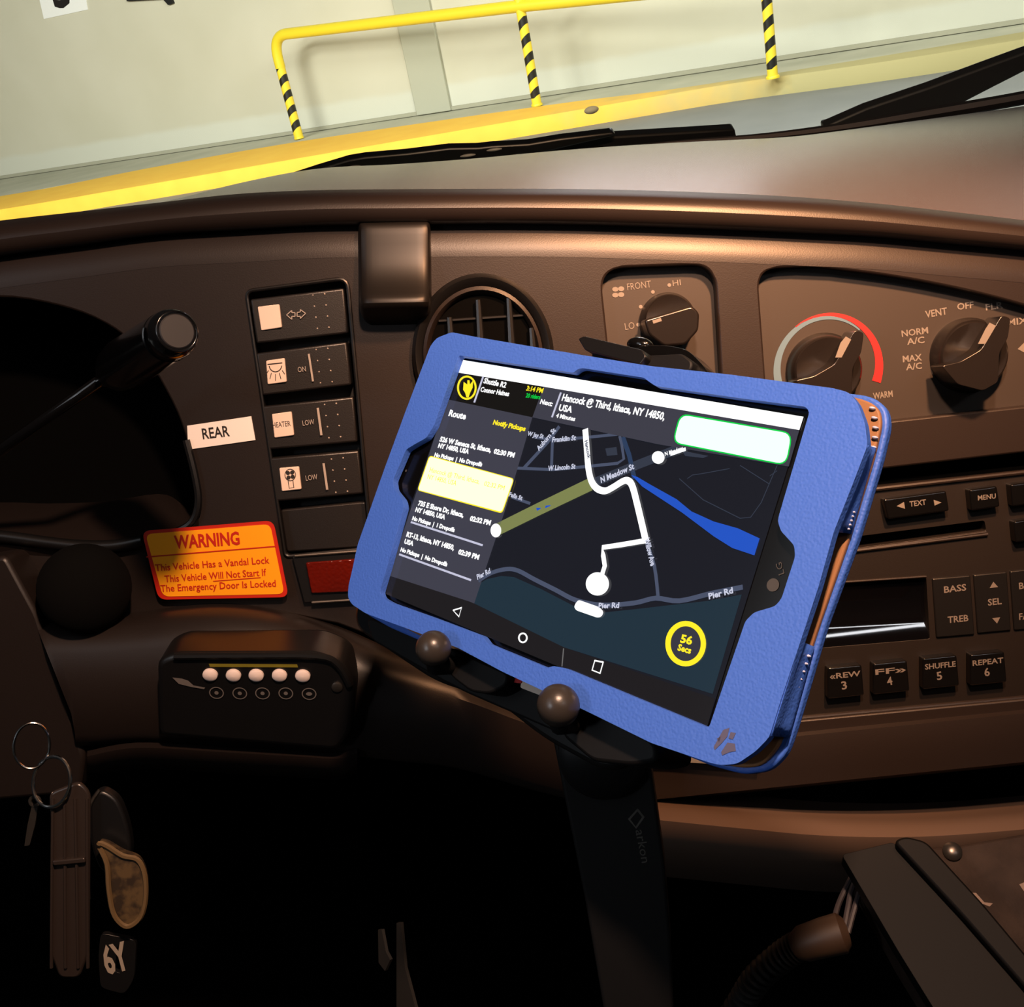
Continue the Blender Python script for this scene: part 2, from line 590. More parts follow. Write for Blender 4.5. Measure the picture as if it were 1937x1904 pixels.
kmid = (min(p.x for p in kb + kf) + max(p.x for p in kb + kf)) / 2
KERB_WEAR = ground(1300, 165, KZ).x - kmid - 0.4
bm = bmesh.new()
kbz = [Vector((p.x, p.y, KZ)) for p in kb]
rows = [[Vector((p.x, p.y, 0.0)) for p in kbz], kbz, [Vector((p.x, p.y + 0.03, KZ - 0.01)) for p in kf], [Vector((p.x, p.y + 0.005, KZ - 0.04)) for p in kf],
        [Vector((p.x, p.y, 0.0)) for p in kf]]
rows = [spline(r, 4) for r in rows]
add_grid(bm, rows)
kerb = obj('kerb', bm, kerb_mat(), I4)
tag(kerb, 'long yellow painted kerb along the garage wall, worn to bare concrete at its right end', 'kerb')
bm = bmesh.new(); kp = ground(1120, 216, KZ); kp.z += 0.045; add_ball(bm, kp, 0.06, scale=(1.4, 1, 0.7), u=12, v=8)
tag(obj('stone', bm, mat('brown_stone', (130, 112, 84), 0.9), I4), 'small brown lump lying on the edge of the yellow kerb', 'stone')

# guard rail
def stripe_mat(z0, z1, pitch=0.21):
    m = mat('hazard_post_paint', (246, 218, 60), 0.4)
    nt = m.node_tree; p = nt.nodes['Principled BSDF']
    tc = nt.nodes.new('ShaderNodeTexCoord'); sp = nt.nodes.new('ShaderNodeSeparateXYZ')
    nt.links.new(tc.outputs['Object'], sp.inputs[0])
    def mth(op, a_, b_):
        n = nt.nodes.new('ShaderNodeMath'); n.operation = op
        for i, v in enumerate((a_, b_)):
            if isinstance(v, (int, float)): n.inputs[i].default_value = v
            else: nt.links.new(v, n.inputs[i])
        return n.outputs[0]
    zz = mth('SUBTRACT', sp.outputs['Z'], mth('MULTIPLY', sp.outputs['X'], 0.75))
    fr = mth('FRACT', mth('DIVIDE', mth('ADD', zz, 5.0), pitch), 0)
    k = mth('LESS_THAN', fr, 0.47)
    k = mth('MULTIPLY', k, mth('GREATER_THAN', sp.outputs['Z'], z0))
    k = mth('MULTIPLY', k, mth('LESS_THAN', sp.outputs['Z'], z1))
    mx = nt.nodes.new('ShaderNodeMix'); mx.data_type = 'RGBA'
    nt.links.new(k, mx.inputs['Factor']); mx.inputs['A'].default_value = lin(246, 218, 60); mx.inputs['B'].default_value = lin(30, 28, 24)
    nt.links.new(mx.outputs['Result'], p.inputs['Base Color'])
    return m


bases = [ground(566, 262, KZ), ground(1016, 200, KZ), ground(1462, 148, KZ)]
zt = KZ
while project(Vector((bases[0].x, bases[0].y, zt)))[1] > 70: zt += 0.005
HR = zt - KZ
rail = thing('guard_rail', 'yellow tubular guard rail with black striped posts standing on the kerb', 'railing', Matrix.Translation(bases[1]))
M['rail_yellow'] = mat('rail_yellow', (238, 212, 50), 0.4)
RP = 0.068
pdir = (bases[2] - bases[0]).normalized()
tops = [Vector((p.x, p.y, KZ + HR)) for p in bases]
z1 = KZ
while project(Vector((bases[1].x, bases[1].y, z1)))[1] > 12: z1 += 0.005
tops[1].z = z1; tops[2].z = z1 + (z1 - tops[0].z) * 0.9
far = tops[2] + (tops[2] - tops[1])
cor = [Vector((bases[0].x, bases[0].y, KZ + HR * f)) for f in (0.70, 0.78)]
bend = [cor[1] * (1 - t) ** 2 + tops[0] * 2 * t * (1 - t) + (tops[0] + pdir * 0.26) * t * t for t in [i / 8 for i in range(9)]]
bm = bmesh.new(); add_tube(bm, [cor[0]] + bend + [tops[1], tops[2], far], RP * 1.08, 16)
obj('top_rail', bm, 'rail_yellow', I4, rail)
for i, p in enumerate(bases):
    f = (0.71, 0.97, 0.97)[i]
    bm = bmesh.new(); add_tube(bm, [(0, 0, -HR * f / 2), (0, 0, HR * f / 2)], RP * (1, 0.92, 0.85)[i], 16)
    mw = Matrix.Translation(Vector((p.x, p.y, KZ + HR * f / 2))) @ Matrix.Rotation(math.atan2(pdir.y, pdir.x), 4, 'Z')
    obj('post', bm, stripe_mat(-HR * f / 2 + 0.1, HR * (0.71, 0.76, 0.95)[i] - HR * f / 2 - (0.01, 0, 0)[i]), mw, rail, recenter=False)
    bm = bmesh.new(); add_lathe(bm, [(RP * 1.1, 0), (RP * 1.1, 0.02), (RP * 1.0, 0.03)], seg=16)
    obj('foot_plate', bm, 'rail_yellow', Matrix.Translation(Vector((p.x, p.y, KZ))), rail)

# sign on the wall
bm = bmesh.new(); add_prism(bm, px(WALL, [(62, -60), (150, -78), (167, 18), (84, 36)]), 0.003, 0.012)
sign = obj('wall_sign', bm, mat('white_sign_card', (250, 250, 250), 0.5), WALL.M)
tag(sign, 'white card with a black numeral fixed high on the cream garage wall', 'sign')
bm = bmesh.new(); add_text(bm, WALL, '5', (104, 14), (138, 8), 74, 0.014, bold=0.03)
obj('numeral', bm, 'ink', WALL.M, sign)
# bracket at the very top edge
bm = bmesh.new(); add_prism(bm, px(WALL, [(240, -14), (318, -26), (331, 6), (322, 9), (312, -2), (244, 2)]), 0.0, 0.05)
tag(obj('wall_bracket', bm, 'black_matt', WALL.M), 'dark metal bracket on the garage wall right of the white card', 'bracket')
#%%CAB
# ================================================================== the cab shell
GD = [(-520, 500, 0.92), (-160, 452, 0.95), (0, 428, 0.96), (250, 392, 0.98), (500, 351, 1.0), (700, 335, 1.0), (850, 322, 1.0), (1000, 300, 1.0), (1230, 277, 1.0), (1500, 259, 1.0), (1700, 230, 0.98), (1937, 192, 0.95), (2150, 150, 0.92), (2650, 60, 0.86)]
base = [pt(x, y, z) for x, y, z in GD]
gl, gr = pt(-700, 545, 0.97), pt(2700, 78, 0.97)
exg = (gr - gl).normalized()
upg = (DASH.M.to_3x3() @ Vector((0, 0.80, 0.60))).normalized()
GLASS = Frame(pt(968, 330, 1.03), exg, upg)


def glass_mat(name, refl=0.6):
    m = bpy.data.materials.new(name); m.use_nodes = True; nt = m.node_tree; nt.nodes.clear()
    o = nt.nodes.new('ShaderNodeOutputMaterial'); t = nt.nodes.new('ShaderNodeBsdfTransparent'); g = nt.nodes.new('ShaderNodeBsdfGlossy')
    t.inputs[0].default_value = (0.96, 0.98, 0.96, 1); g.inputs['Roughness'].default_value = 0.02
    fr = nt.nodes.new('ShaderNodeFresnel'); fr.inputs[0].default_value = 1.45
    ml = nt.nodes.new('ShaderNodeMath'); ml.operation = 'MULTIPLY'; ml.inputs[1].default_value = refl
    mx = nt.nodes.new('ShaderNodeMixShader')
    nt.links.new(fr.outputs[0], ml.inputs[0]); nt.links.new(ml.outputs[0], mx.inputs[0])
    nt.links.new(t.outputs[0], mx.inputs[1]); nt.links.new(g.outputs[0], mx.inputs[2]); nt.links.new(mx.outputs[0], o.inputs[0])
    return m


bm = bmesh.new(); add_prism(bm, [(-1.15, -0.10), (1.15, -0.10), (1.05, 0.95), (-1.05, 0.95)], -0.003, 0.003)
win = structure(obj('window_1', bm, glass_mat('windshield_glass', 0.35), GLASS.M))
# roof and side walls of the cab, out of the frame
M['headliner'] = mat('headliner', (96, 92, 88), 0.9)
top = GLASS.loc(0, 0.97, 0)
bm = bmesh.new(); add_prism(bm, [(-1.25, -1.3), (1.6, -1.3), (1.6, top.y + 0.04), (-1.25, top.y + 0.04)], top.z, top.z + 0.06)
structure(obj('ceiling', bm, 'headliner', I4))
bm = bmesh.new(); add_prism(bm, [(-1.25, -1.3), (-1.19, -1.3), (-1.19, 0.3), (-1.25, 0.3)], 0.35, 1.15)
structure(obj('wall_left', bm, 'headliner', I4))
bm = bmesh.new(); add_prism(bm, [(1.54, -1.3), (1.6, -1.3), (1.6, 0.3), (1.54, 0.3)], 0.35, top.z)
structure(obj('wall_right', bm, 'headliner', I4))
bm = bmesh.new(); add_prism(bm, [(-1.25, -1.36), (1.6, -1.36), (1.6, -1.3), (-1.25, -1.3)], 0.35, top.z)
structure(obj('wall_rear', bm, 'headliner', I4))
bm = bmesh.new(); add_prism(bm, [(-1.25, -1.3), (1.6, -1.3), (1.6, 1.2), (-1.25, 1.2)], 0.40, 0.45)
structure(obj('floor_cab', bm, 'carpet', I4))
bm = bmesh.new(); add_prism(bm, [(-1.25, -0.62), (1.35, -0.62), (1.35, -0.02), (-1.25, -0.02)], -0.34, -0.30)
structure(obj('wall_front', bm, 'dark', DASH.M))

# ================================================================== dashboard
dash = thing('dashboard', 'brown vinyl vehicle dashboard under the windshield with rounded padded brow', 'dashboard', at(DASH, (968, 500)))

# --- face panel with openings
H_CLUSTER = px(D, spline([(-420, 640), (-120, 580), (0, 562), (110, 578), (200, 612), (270, 670), (325, 760), (352, 830), (368, 900), (374, 948), (362, 985), (325, 1004), (240, 1022), (100, 1028), (-120, 1010), (-420, 1000)], 4, True))
H_SWITCH = rounded(px(D, [(466, 551), (657, 526), (703, 1036), (540, 1052)]), [0.004, 0.006, 0.003, 0.003])
H_FAN = rounded(px(D, [(1135, 507), (1352, 499), (1368, 770), (1166, 800)]), [0.014, 0.014, 0.01, 0.01], 8)
H_AC = rounded(px(D, [(1433, 508), (1540, 503), (1700, 523), (1850, 553), (2010, 598), (2030, 758), (1680, 796), (1456, 818)]), [0.012, 0, 0.02, 0.02, 0.01, 0.003, 0.003, 0.008], 8)
H_RADIO = rounded(px(D, [(1440, 913), (2020, 846), (2040, 1312), (1466, 1366)]), 0.003)
XS = [-520, -330, -160, 0, 150, 300, 450, 600, 750, 900, 1050, 1200, 1350, 1500, 1650, 1800, 1937, 2080, 2350, 2650]
def curve(tab):
    xs = [t[0] for t in tab]
    def f(x):
        if x <= xs[0]: return tab[0][1]
        for i in range(len(tab) - 1):
            if x <= xs[i + 1]:
                x0_, y0_ = tab[i]; x1_, y1_ = tab[i + 1]; t = (x - x0_) / (x1_ - x0_)
                return y0_ + (y1_ - y0_) * t
        return tab[-1][1]
    return f
yU = curve([(-520, 572), (-160, 515), (0, 488), (300, 448), (600, 431), (900, 428), (1100, 429), (1400, 440), (1650, 452), (1937, 478), (2080, 495), (2650, 575)])   # foot of the brow on the face
yT = curve([(-520, 490), (-160, 440), (0, 417), (300, 383), (500, 361), (700, 358), (900, 357), (1100, 357), (1300, 362), (1500, 372), (1700, 388), (1937, 415), (2080, 432), (2650, 510)])   # crest of the roll
yD = curve([(g[0], g[1]) for g in GD]); zD = curve([(g[0], g[2]) for g in GD])
face_pts = px(D, [(x, yU(x) + 47) for x in XS] + [(2660, 1340), (2100, 1395), (1700, 1420), (1240, 1440), (1000, 1330), (760, 1225), (640, 1180), (540, 1160), (-160, 1190), (-520, 1230)])
bm = bmesh.new()
add_holed(bm, face_pts, [H_CLUSTER, H_SWITCH, H_FAN, H_AC, H_RADIO], -0.0145, 0.0)
obj('face_panel', bm, 'dash', D.M, dash, bevel=0.0012, seg=2, angle=60)
rows = []
for t in [i / 8 for i in range(9)]:
    rows.append(spline([D.uv(x, yU(x) + 57 - 79 * t, 0.00015 - 0.0105 * t * t) for x in XS], 3))
bm = bmesh.new(); add_grid(bm, rows)
obj('face_top_curve', bm, 'dash', D.M, dash)

# --- brow roll and top pad : rows of curves
HB = 0.007
prof = [(1.0, -0.013), (0.97, -0.004), (0.86, HB * .8), (0.70, HB), (0.50, HB + 0.002), (0.30, HB), (0.14, HB * .6), (0.0, -0.012)]
rows = []
for fy, h in prof:
    rows.append(spline([D.loc(*D.uv(x, yT(x) + (yU(x) - yT(x)) * fy, h)) for x in XS], 4))
bm = bmesh.new(); add_grid(bm, rows)
obj('brow_roll', bm, 'dash', I4, dash, subsurf=1)
# top pad from the crest back to the glass
rows = []
for k in range(9):
    t = k / 8
    row = []
    for x in XS:
        A = D.loc(*D.uv(x, yT(x) + 1.0, -0.010)); Bq = pt(x, yD(x), zD(x))
        up_ = D.M.to_3x3() @ Vector((0, 1, 0))
        q = A.lerp(Bq, t) + up_ * (0.012 * math.sin(PI * t) * (1 if x > 600 else max(0, (x - 300) / 300)))
        if k == 0: q = D.loc(*D.uv(x, yT(x) + 6, -0.006))
        row.append(q)
    rows.append(spline(row, 4))
down = (D.M.to_3x3() @ Vector((0, -0.25, -0.02)))
rows.append([p + down for p in rows[-1]])
bm = bmesh.new(); add_grid(bm, rows)
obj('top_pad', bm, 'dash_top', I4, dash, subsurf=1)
# black glass gasket along the foot of the windshield
gk = spline([pt(x, yD(x) - 3 - max(0, (x - 1600)) * 0.012, zD(x) + 0.004) for x in (1180, 1300, 1450, 1600, 1760, 1937, 2100)], 5)
n_ = len(gk)
bm = bmesh.new(); add_tube(bm, gk, [0.0015 + 0.0045 * min(1, i / (n_ * .6)) for i in range(n_)], 8)
structure(obj('trim_2', bm, 'rubber', I4))

# --- instrument cluster well
bm = bmesh.new()
add_flat(bm, px(D, [(-520, 480), (460, 500), (460, 1100), (-520, 1100)], -0.075), -0.075)
obj('cluster_back', bm, mat('cluster_black', (3, 3, 3), 0.9, spec=0.05), D.M, dash)
bm = bmesh.new()
lo = spline([(x, y) for x, y in ((-440, 985), (-160, 960), (0, 950), (90, 952), (200, 948), (300, 934), (340, 950), (372, 985))], 4)
hi = spline([(x, y) for x, y in ((-440, 1008), (-160, 1015), (0, 1022), (90, 1030), (200, 1026), (300, 1012), (350, 1000), (376, 972))], 4)
add_grid(bm, [[D.uv(p.x, p.y, -0.075) for p in lo], [D.uv(p.x, p.y, -0.05) for p in lo], [D.uv(p.x, p.y, -0.003) for p in hi], [D.uv(p.x, p.y + 8, 0.003) for p in hi], [D.uv(p.x, p.y + 22, 0.0) for p in hi]])
obj('cluster_ledge', bm, 'dash', D.M, dash)
rim = spline([D.uv(x, y, 0.002) for x, y in ((352, 832), (369, 900), (375, 950), (362, 988), (325, 1008), (270, 1022))], 6)
bm = bmesh.new(); add_tube(bm, rim, 0.0022, 8)
obj('cluster_rim', bm, 'black', D.M, dash)
rim = spline([D.uv(x, y, 0.004) for x, y in ((-120, 1006), (0, 1014), (90, 1026), (150, 1032), (215, 1032), (270, 1022))], 6)
bm = bmesh.new(); add_tube(bm, rim, 0.0036, 10)
obj('cluster_rim', bm, 'black', D.M, dash)
# --- lower knee panel
kx = [60, 150, 260, 330, 420, 520, 640, 740, 860, 1000, 1120, 1222]
top_ = curve([(60, 1162), (150, 1162), (260, 1156), (330, 1146), (420, 1140), (520, 1150), (640, 1184), (740, 1226), (860, 1262), (1000, 1318), (1120, 1362), (1225, 1394)])
bot_ = curve([(60, 1400), (150, 1410), (260, 1402), (420, 1412), (640, 1425), (860, 1450), (1000, 1490), (1120, 1520), (1225, 1540)])
rows = []
for t, h in ((0.0, -0.002), (0.04, 0.016), (0.12, 0.026), (0.3, 0.034), (0.6, 0.036), (0.92, 0.034), (1.0, 0.028), (1.01, 0.0)):
    rows.append(spline([D.uv(x + (t * 95 if x < 100 else 0), top_(x) + (bot_(x) - top_(x)) * t, h) for x in kx], 4))
bm = bmesh.new(); add_grid(bm, rows)
obj('knee_panel', bm, 'dash', D.M, dash)
# lip under the knee panel
lipx = spline([(165, 1420), (260, 1404), (420, 1412), (560, 1420), (640, 1424), (676, 1412)], 6)
rows = [[D.uv(p.x, p.y, 0.030) for p in lipx], [D.uv(p.x, p.y + 10, 0.036) for p in lipx], [D.uv(p.x, p.y + 26, 0.034) for p in lipx], [D.uv(p.x, p.y + 44, 0.016) for p in lipx], [D.uv(p.x, p.y + 50, -0.02) for p in lipx]]
bm = bmesh.new(); add_grid(bm, rows)
obj('knee_panel_lip', bm, 'dash', D.M, dash)
# left end panel beside the knee panel
prism_obj('end_panel', D, [(-520, 1110), (-160, 1080), (10, 1050), (70, 1160), (160, 1430), (150, 1500), (-520, 1560)], -0.03, 0.026, 'dash', dash, 0.004, 0.003)
# panel below the radio and its shadow gap
rows = []
for t, h in ((0.0, -0.002), (0.1, 0.004), (0.5, 0.006), (0.95, 0.004), (1.0, -0.03)):
    rows.append(spline([D.uv(x, curve([(1230, 1410), (1560, 1376), (1937, 1338), (2100, 1320), (2650, 1262)])(x) + t * 108, h) for x in (1230, 1400, 1560, 1750, 1937, 2100, 2350, 2650)], 4))
bm = bmesh.new(); add_grid(bm, rows)
obj('ash_tray_panel', bm, 'dash', D.M, dash)
# lower roll that carries on to the passenger side
rx = [1120, 1240, 1400, 1560, 1740, 1937, 2100, 2350, 2650]
ry = curve([(1120, 1505), (1240, 1516), (1400, 1532), (1560, 1546), (1740, 1548), (1937, 1534), (2100, 1515), (2650, 1440)])
rows = []
for dy, h in ((-30, -0.06), (0, 0.0), (4, 0.018), (16, 0.030), (34, 0.038), (60, 0.036), (90, 0.024), (118, 0.0), (140, -0.05)):
    rows.append(spline([D.uv(x, ry(x) + dy, h) for x in rx], 4))
bm = bmesh.new(); add_grid(bm, rows)
obj('lower_roll', bm, mat('dash_vinyl_lit', (92, 76, 66), 0.5, spec=0.4), D.M, dash)  # same vinyl as the dash, lamp light on the roll put into a lighter colour
#%%DASHTHINGS
# ================================================================== things on the dash
# --- rocker switches
bank = dash
bm = bmesh.new(); add_flat(bm, px(D, [(440, 520), (690, 500), (730, 1060), (520, 1075)], -0.0135), -0.0135)
bank = obj('switch_recess', bm, 'black_matt', D.M, dash)
rim = [Vector((p.x, p.y, 0.0005)) for p in H_SWITCH]
bm = bmesh.new(); add_tube(bm, rim + [rim[0]], 0.0011, 8, caps=False)
obj('bezel', bm, 'black', D.M, bank)
prism_obj('blank_insert', D, [(530, 964), (692, 948), (700, 1034), (542, 1044)], -0.0134, -0.004, 'switch', bank, 0.002, 0.001)


def dots(bm, fr, x, y, h, dx=(22, -2), dy=(5, 21), mi=0):
    for i in range(2):
        for j in range(4):
            c_ = fr.uv(x + dx[0] * i + dy[0] * j * .55, y + dx[1] * i + dy[1] * j, h)
            add_ball(bm, c_, 0.00055, mi, u=8, v=6)


def rocker(q, lens, label, graphics, dpos):
    t = thing('rocker_switch', label, 'switch', at(D, ((q[0][0] + q[2][0]) / 2, (q[0][1] + q[2][1]) / 2), -0.006), 'rocker switches in the dash panel')
    # the rocker is a wedge: high at the left, low towards the right
    P = px(D, q, 0.0)
    bm = bmesh.new()
    hs = (0.0015, -0.0015, -0.0015, 0.0015)
    lo = [bm.verts.new((p.x, p.y, -0.0134)) for p in P]; hi_ = [bm.verts.new((p.x, p.y, h)) for p, h in zip(P, hs)]
    for i in range(4): bm.faces.new((lo[i], lo[(i + 1) % 4], hi_[(i + 1) % 4], hi_[i]))
    bm.faces.new(hi_); bm.faces.new(lo[::-1])
    body = obj('rocker', bm, 'switch', D.M, t, bevel=0.0012, seg=3)
    ln = prism_obj('lens', D, lens, -0.002, 0.0022, 'lens_white', t, 0.0008, 0.0004)
    bm = bmesh.new(); graphics(bm)
    obj('marking', bm, ['print_lit', 'ink'], D.M, t, smooth=False)
    bm = bmesh.new(); dots(bm, D, dpos[0], dpos[1], -0.0008)
    obj('grip_dots', bm, 'print_lit', D.M, t)
    return t


HM = 0.0021


def g_hazard(bm):
    for s in (-1, 1):
        pts = [(560 + s * 2, 591), (560 + s * 8, 590.5 - s * 0.8), (560 + s * 8, 586 - s * .8), (560 + s * 18, 594 - s * 1.5), (560 + s * 8, 603 - s * .8), (560 + s * 8, 598), (560 + s * 2, 598.5)]
        P = px(D, pts, 0.0010)
        for i in range(len(P)):
            add_strip(bm, [P[i], P[(i + 1) % len(P)]], 0.0005, 0.0010)


def g_dome(bm):
    add_strip(bm, px(D, [(506, 689), (534, 686)], 0.0024), 0.0006, 0.0024, 1)
    add_strip(bm, [D.uv(521 + 12 * math.cos(t), 690 + 13 * math.sin(t), 0.0024) for t in [0.1 + 2.9 * i / 10 for i in range(11)]], 0.0005, 0.0024, 1)
    for t in (0.55, 1.05, 1.57, 2.1, 2.6):
        add_strip(bm, px(D, [(521 + 15 * math.cos(t), 693 + 14 * math.sin(t)), (521 + 26 * math.cos(t) * .8, 694 + 26 * math.sin(t))], 0.0024), 0.0004, 0.0024, 1)
    add_text(bm, D, 'ON', (564, 704), (579, 702), 10, 0.0012)
    add_strip(bm, px(D, [(584, 669), (592, 721)], 0.0012), 0.0011, 0.0012)


def g_heater(bm):
    add_text(bm, D, 'HEATER', (516, 809), (550, 805), 10, 0.0024, 1)
    add_text(bm, D, 'LOW', (573, 805), (595, 802), 10, 0.0012)
    add_strip(bm, px(D, [(601, 771), (608, 823)], 0.0012), 0.0013, 0.0012)


def g_fan(bm):
    c_ = (549, 898)
    add_strip(bm, [D.uv(c_[0] + 10 * math.cos(t), c_[1] + 11 * math.sin(t), 0.0024) for t in [2 * PI * i / 20 for i in range(21)]], 0.0004, 0.0024, 1)
    for t in (0.6, 2.2, 3.8, 5.4):
        add_flat(bm, [D.uv(c_[0] + 5.5 * math.cos(t) + 4 * math.cos(k), c_[1] + 6 * math.sin(t) + 4 * math.sin(k), 0.0024) for k in [2 * PI * i / 10 for i in range(10)]], 0.0024, 1)
    add_strip(bm, px(D, [(545, 909), (547, 923), (556, 922), (554, 908)], 0.0024), 0.0004, 0.0024, 1)
    add_text(bm, D, 'LOW', (579, 909), (601, 906), 10, 0.0012)
    add_strip(bm, px(D, [(612, 876), (619, 926)], 0.0012), 0.0013, 0.0012)


rocker([(474, 566), (650, 544), (658, 630), (486, 650)], [(487, 580), (528, 575), (533, 619), (494, 625)],
       'topmost black rocker switch with a blank white lens and double arrow', g_hazard, (592, 558))
rocker([(485, 668), (655, 646), (664, 728), (497, 748)], [(503, 682), (538, 677), (542, 722), (506, 727)],
       'second rocker switch from the top with a dome lamp symbol on its lens', g_dome, (598, 661))
rocker([(497, 768), (668, 750), (676, 836), (508, 850)], [(514, 783), (551, 778), (556, 823), (519, 828)],
       'third rocker switch from the top with HEATER printed on its lens', g_heater, (614, 765))
rocker([(510, 866), (678, 852), (687, 934), (521, 948)], [(528, 885), (565, 882), (570, 925), (533, 929)],
       'bottom rocker switch with a fan symbol on its white lens', g_fan, (627, 868))

# --- red lamp below the switches
rl = thing('indicator_lamp', 'rectangular dark red lamp lens in a black housing left of the tablet case', 'lamp', at(D, (640, 1090)))
prism_obj('housing', D, [(552, 1052), (745, 1036), (750, 1128), (575, 1140)], 0.0, 0.004, 'black', rl, 0.001, 0.0008)
prism_obj('lens', D, [(578, 1064), (738, 1052), (742, 1116), (589, 1122)], 0.004, 0.006, 'lens_red', rl, 0.001, 0.0006)
bm = bmesh.new(); add_tube(bm, [D.uv(558, 1051, 0.0045), D.uv(745, 1037, 0.0045)], 0.0009, 8); add_tube(bm, [D.uv(590, 1139, 0.0045), D.uv(748, 1129, 0.0045)], 0.0008, 8)
obj('edge_trim', bm, 'steel', D.M, rl)

# --- black hooded cover
hood = thing('switch_cover', 'dark rounded plastic cover standing out from the dash left of the round vent', 'cover', at(D, (747, 515)))
xs_ = [(-1.0, 0.0), (-0.985, 0.6), (-0.93, 0.9), (-0.8, 1.0), (-0.4, 1.02), (0, 1.03), (0.4, 1.02), (0.8, 1.0), (0.93, 0.9), (0.985, 0.6), (1.0, 0.0)]
rows = []
for y, h, ins in ((419, 0.0, 6), (420, 0.005, 4), (425, 0.007, 1), (440, 0.008, 0), (480, 0.009, 0), (520, 0.012, 0), (548, 0.018, 0), (562, 0.022, 0), (572, 0.023, 0), (582, 0.021, 1), (596, 0.012, 4), (608, 0.004, 12), (614, 0.0, 24)):
    row = []
    for u, v in xs_:
        hw = 69 - ins
        row.append(D.uv(747 + u * hw + (y - 515) * 0.012, y - u * hw * 0.02 - (0 if y > 560 else 0) , max(h * v, -0.001)))
    rows.append(row)
bm = bmesh.new(); add_grid(bm, rows)
obj('shell', bm, mat('cover_plastic', (17, 15, 14), 0.42, spec=0.35), D.M, hood, subsurf=1)

# --- round air vent
VC = (914, 672)
vent = thing('air_vent', 'round black air vent with vertical vanes behind the tablet', 'vent', at(D, VC))
c = D.uv(*VC); k_ = mm_per_px(D, VC)
bm = bmesh.new(); add_lathe(bm, [(134 * k_, 0.0), (133 * k_, 0.004), (126 * k_, 0.007), (117 * k_, 0.0055), (112 * k_, 0.003)], (c.x, c.y), 64, sy=1.14, cap=False)
obj('outer_ring', bm, 'black', D.M, vent)
bm = bmesh.new(); add_lathe(bm, [(113 * k_, 0.002), (112 * k_, 0.005), (106 * k_, 0.006), (100 * k_, 0.003), (98 * k_, -0.004), (98 * k_, -0.012)], (c.x, c.y), 64, sy=1.14, cap=False)
obj('inner_ring', bm, 'dash', D.M, vent)
bm = bmesh.new(); add_flat(bm, circle2((c.x, c.y), 110 * k_, 126 * k_), 0.0012)
obj('back_disc', bm, 'dark', D.M, vent)
for vx, vt in ((850, 600), (904, 567), (962, 562), (1005, 620)):
    p0 = D.uv(vx, vt, 0.004); p1 = D.uv(vx + 14, 790, 0.004)
    bm = bmesh.new(); add_tube(bm, [p0, p0.lerp(p1, 0.5), p1], [0.0016, 0.0026, 0.0026], 8)
    obj('vane', bm, 'black', D.M, vent)
bm = bmesh.new(); add_tube(bm, [D.uv(830, 607, 0.0025), D.uv(995, 596, 0.0025)], 0.0009, 6)
obj('cross_vane', bm, 'black', D.M, vent)

# --- control plates and knobs
RH = -0.0085


def plate(name, pts, parent):
    bm = bmesh.new(); add_flat(bm, px(D, pts, RH), RH)
    return obj(name, bm, 'plate', D.M, parent)


def knob(parent, centre, grip, r_px, mark, name='knob'):
    k = mm_per_px(D, centre, RH); c_ = D.uv(centre[0], centre[1], RH)
    bm = bmesh.new()
    r = r_px * k
    add_lathe(bm, [(r * 1.06, RH), (r * 1.06, RH + 0.003), (r, RH + 0.005), (r * .97, RH + 0.010), (r * .90, RH + 0.0115), (r * .55, RH + 0.0105), (0.001, RH + 0.010)], (c_.x, c_.y), 48)
    kb_ = obj(name, bm, 'knob', D.M, parent)
    P = px(D, grip, RH + 0.014)
    bm = bmesh.new()
    n = len(P); cx_ = sum(p.x for p in P) / n; cy_ = sum(p.y for p in P) / n
    P2 = rounded(P, 0.002, 3)
    add_prism(bm, P2, RH + 0.008, RH + 0.026)
    obj('grip', bm, 'knob', D.M, kb_, bevel=0.0012, seg=3)
    bm = bmesh.new(); add_flat(bm, px(D, mark, RH + 0.0262), RH + 0.0262)
    obj('pointer_mark', bm, 'print', D.M, kb_)
    return kb_


fan = thing('fan_control', 'recessed fan speed control with a single knob reading LO to HI', 'control panel', at(D, (1255, 620)))
plate('face_plate', [(1120, 480), (1385, 480), (1385, 815), (1150, 820)], fan)
FK = (1262, 607)
knob(fan, FK, [(1213, 606), (1302, 580), (1316, 594), (1314, 626), (1290, 652), (1250, 655), (1222, 634)], 50, [(1234, 606), (1250, 601), (1252, 607), (1236, 612)])
bm = bmesh.new()
hT = RH + 0.0003
add_text(bm, D, 'FRONT', (1187, 549), (1232, 543), 13, hT)
add_text(bm, D, 'HI', (1273, 541), (1288, 539), 11, hT)
add_text(bm, D, 'LO', (1183, 624), (1201, 621), 13, hT)
for p in ((1266, 539), (1235, 552), (1212, 580), (1207, 614)):
    add_flat(bm, [D.uv(p[0] + 3.6 * math.cos(t), p[1] + 3.6 * math.sin(t), hT) for t in [2 * PI * i / 12 for i in range(12)]], hT)
for sx_, sy_ in ((-5, -5), (6, -6), (-5, 6), (6, 5)):
    add_flat(bm, [D.uv(1169 + sx_ + 6 * math.cos(t), 552 + sy_ + 4.6 * math.sin(t), hT) for t in [2 * PI * i / 12 for i in range(12)]], hT)
obj('lettering', bm, 'print', D.M, fan, smooth=False)

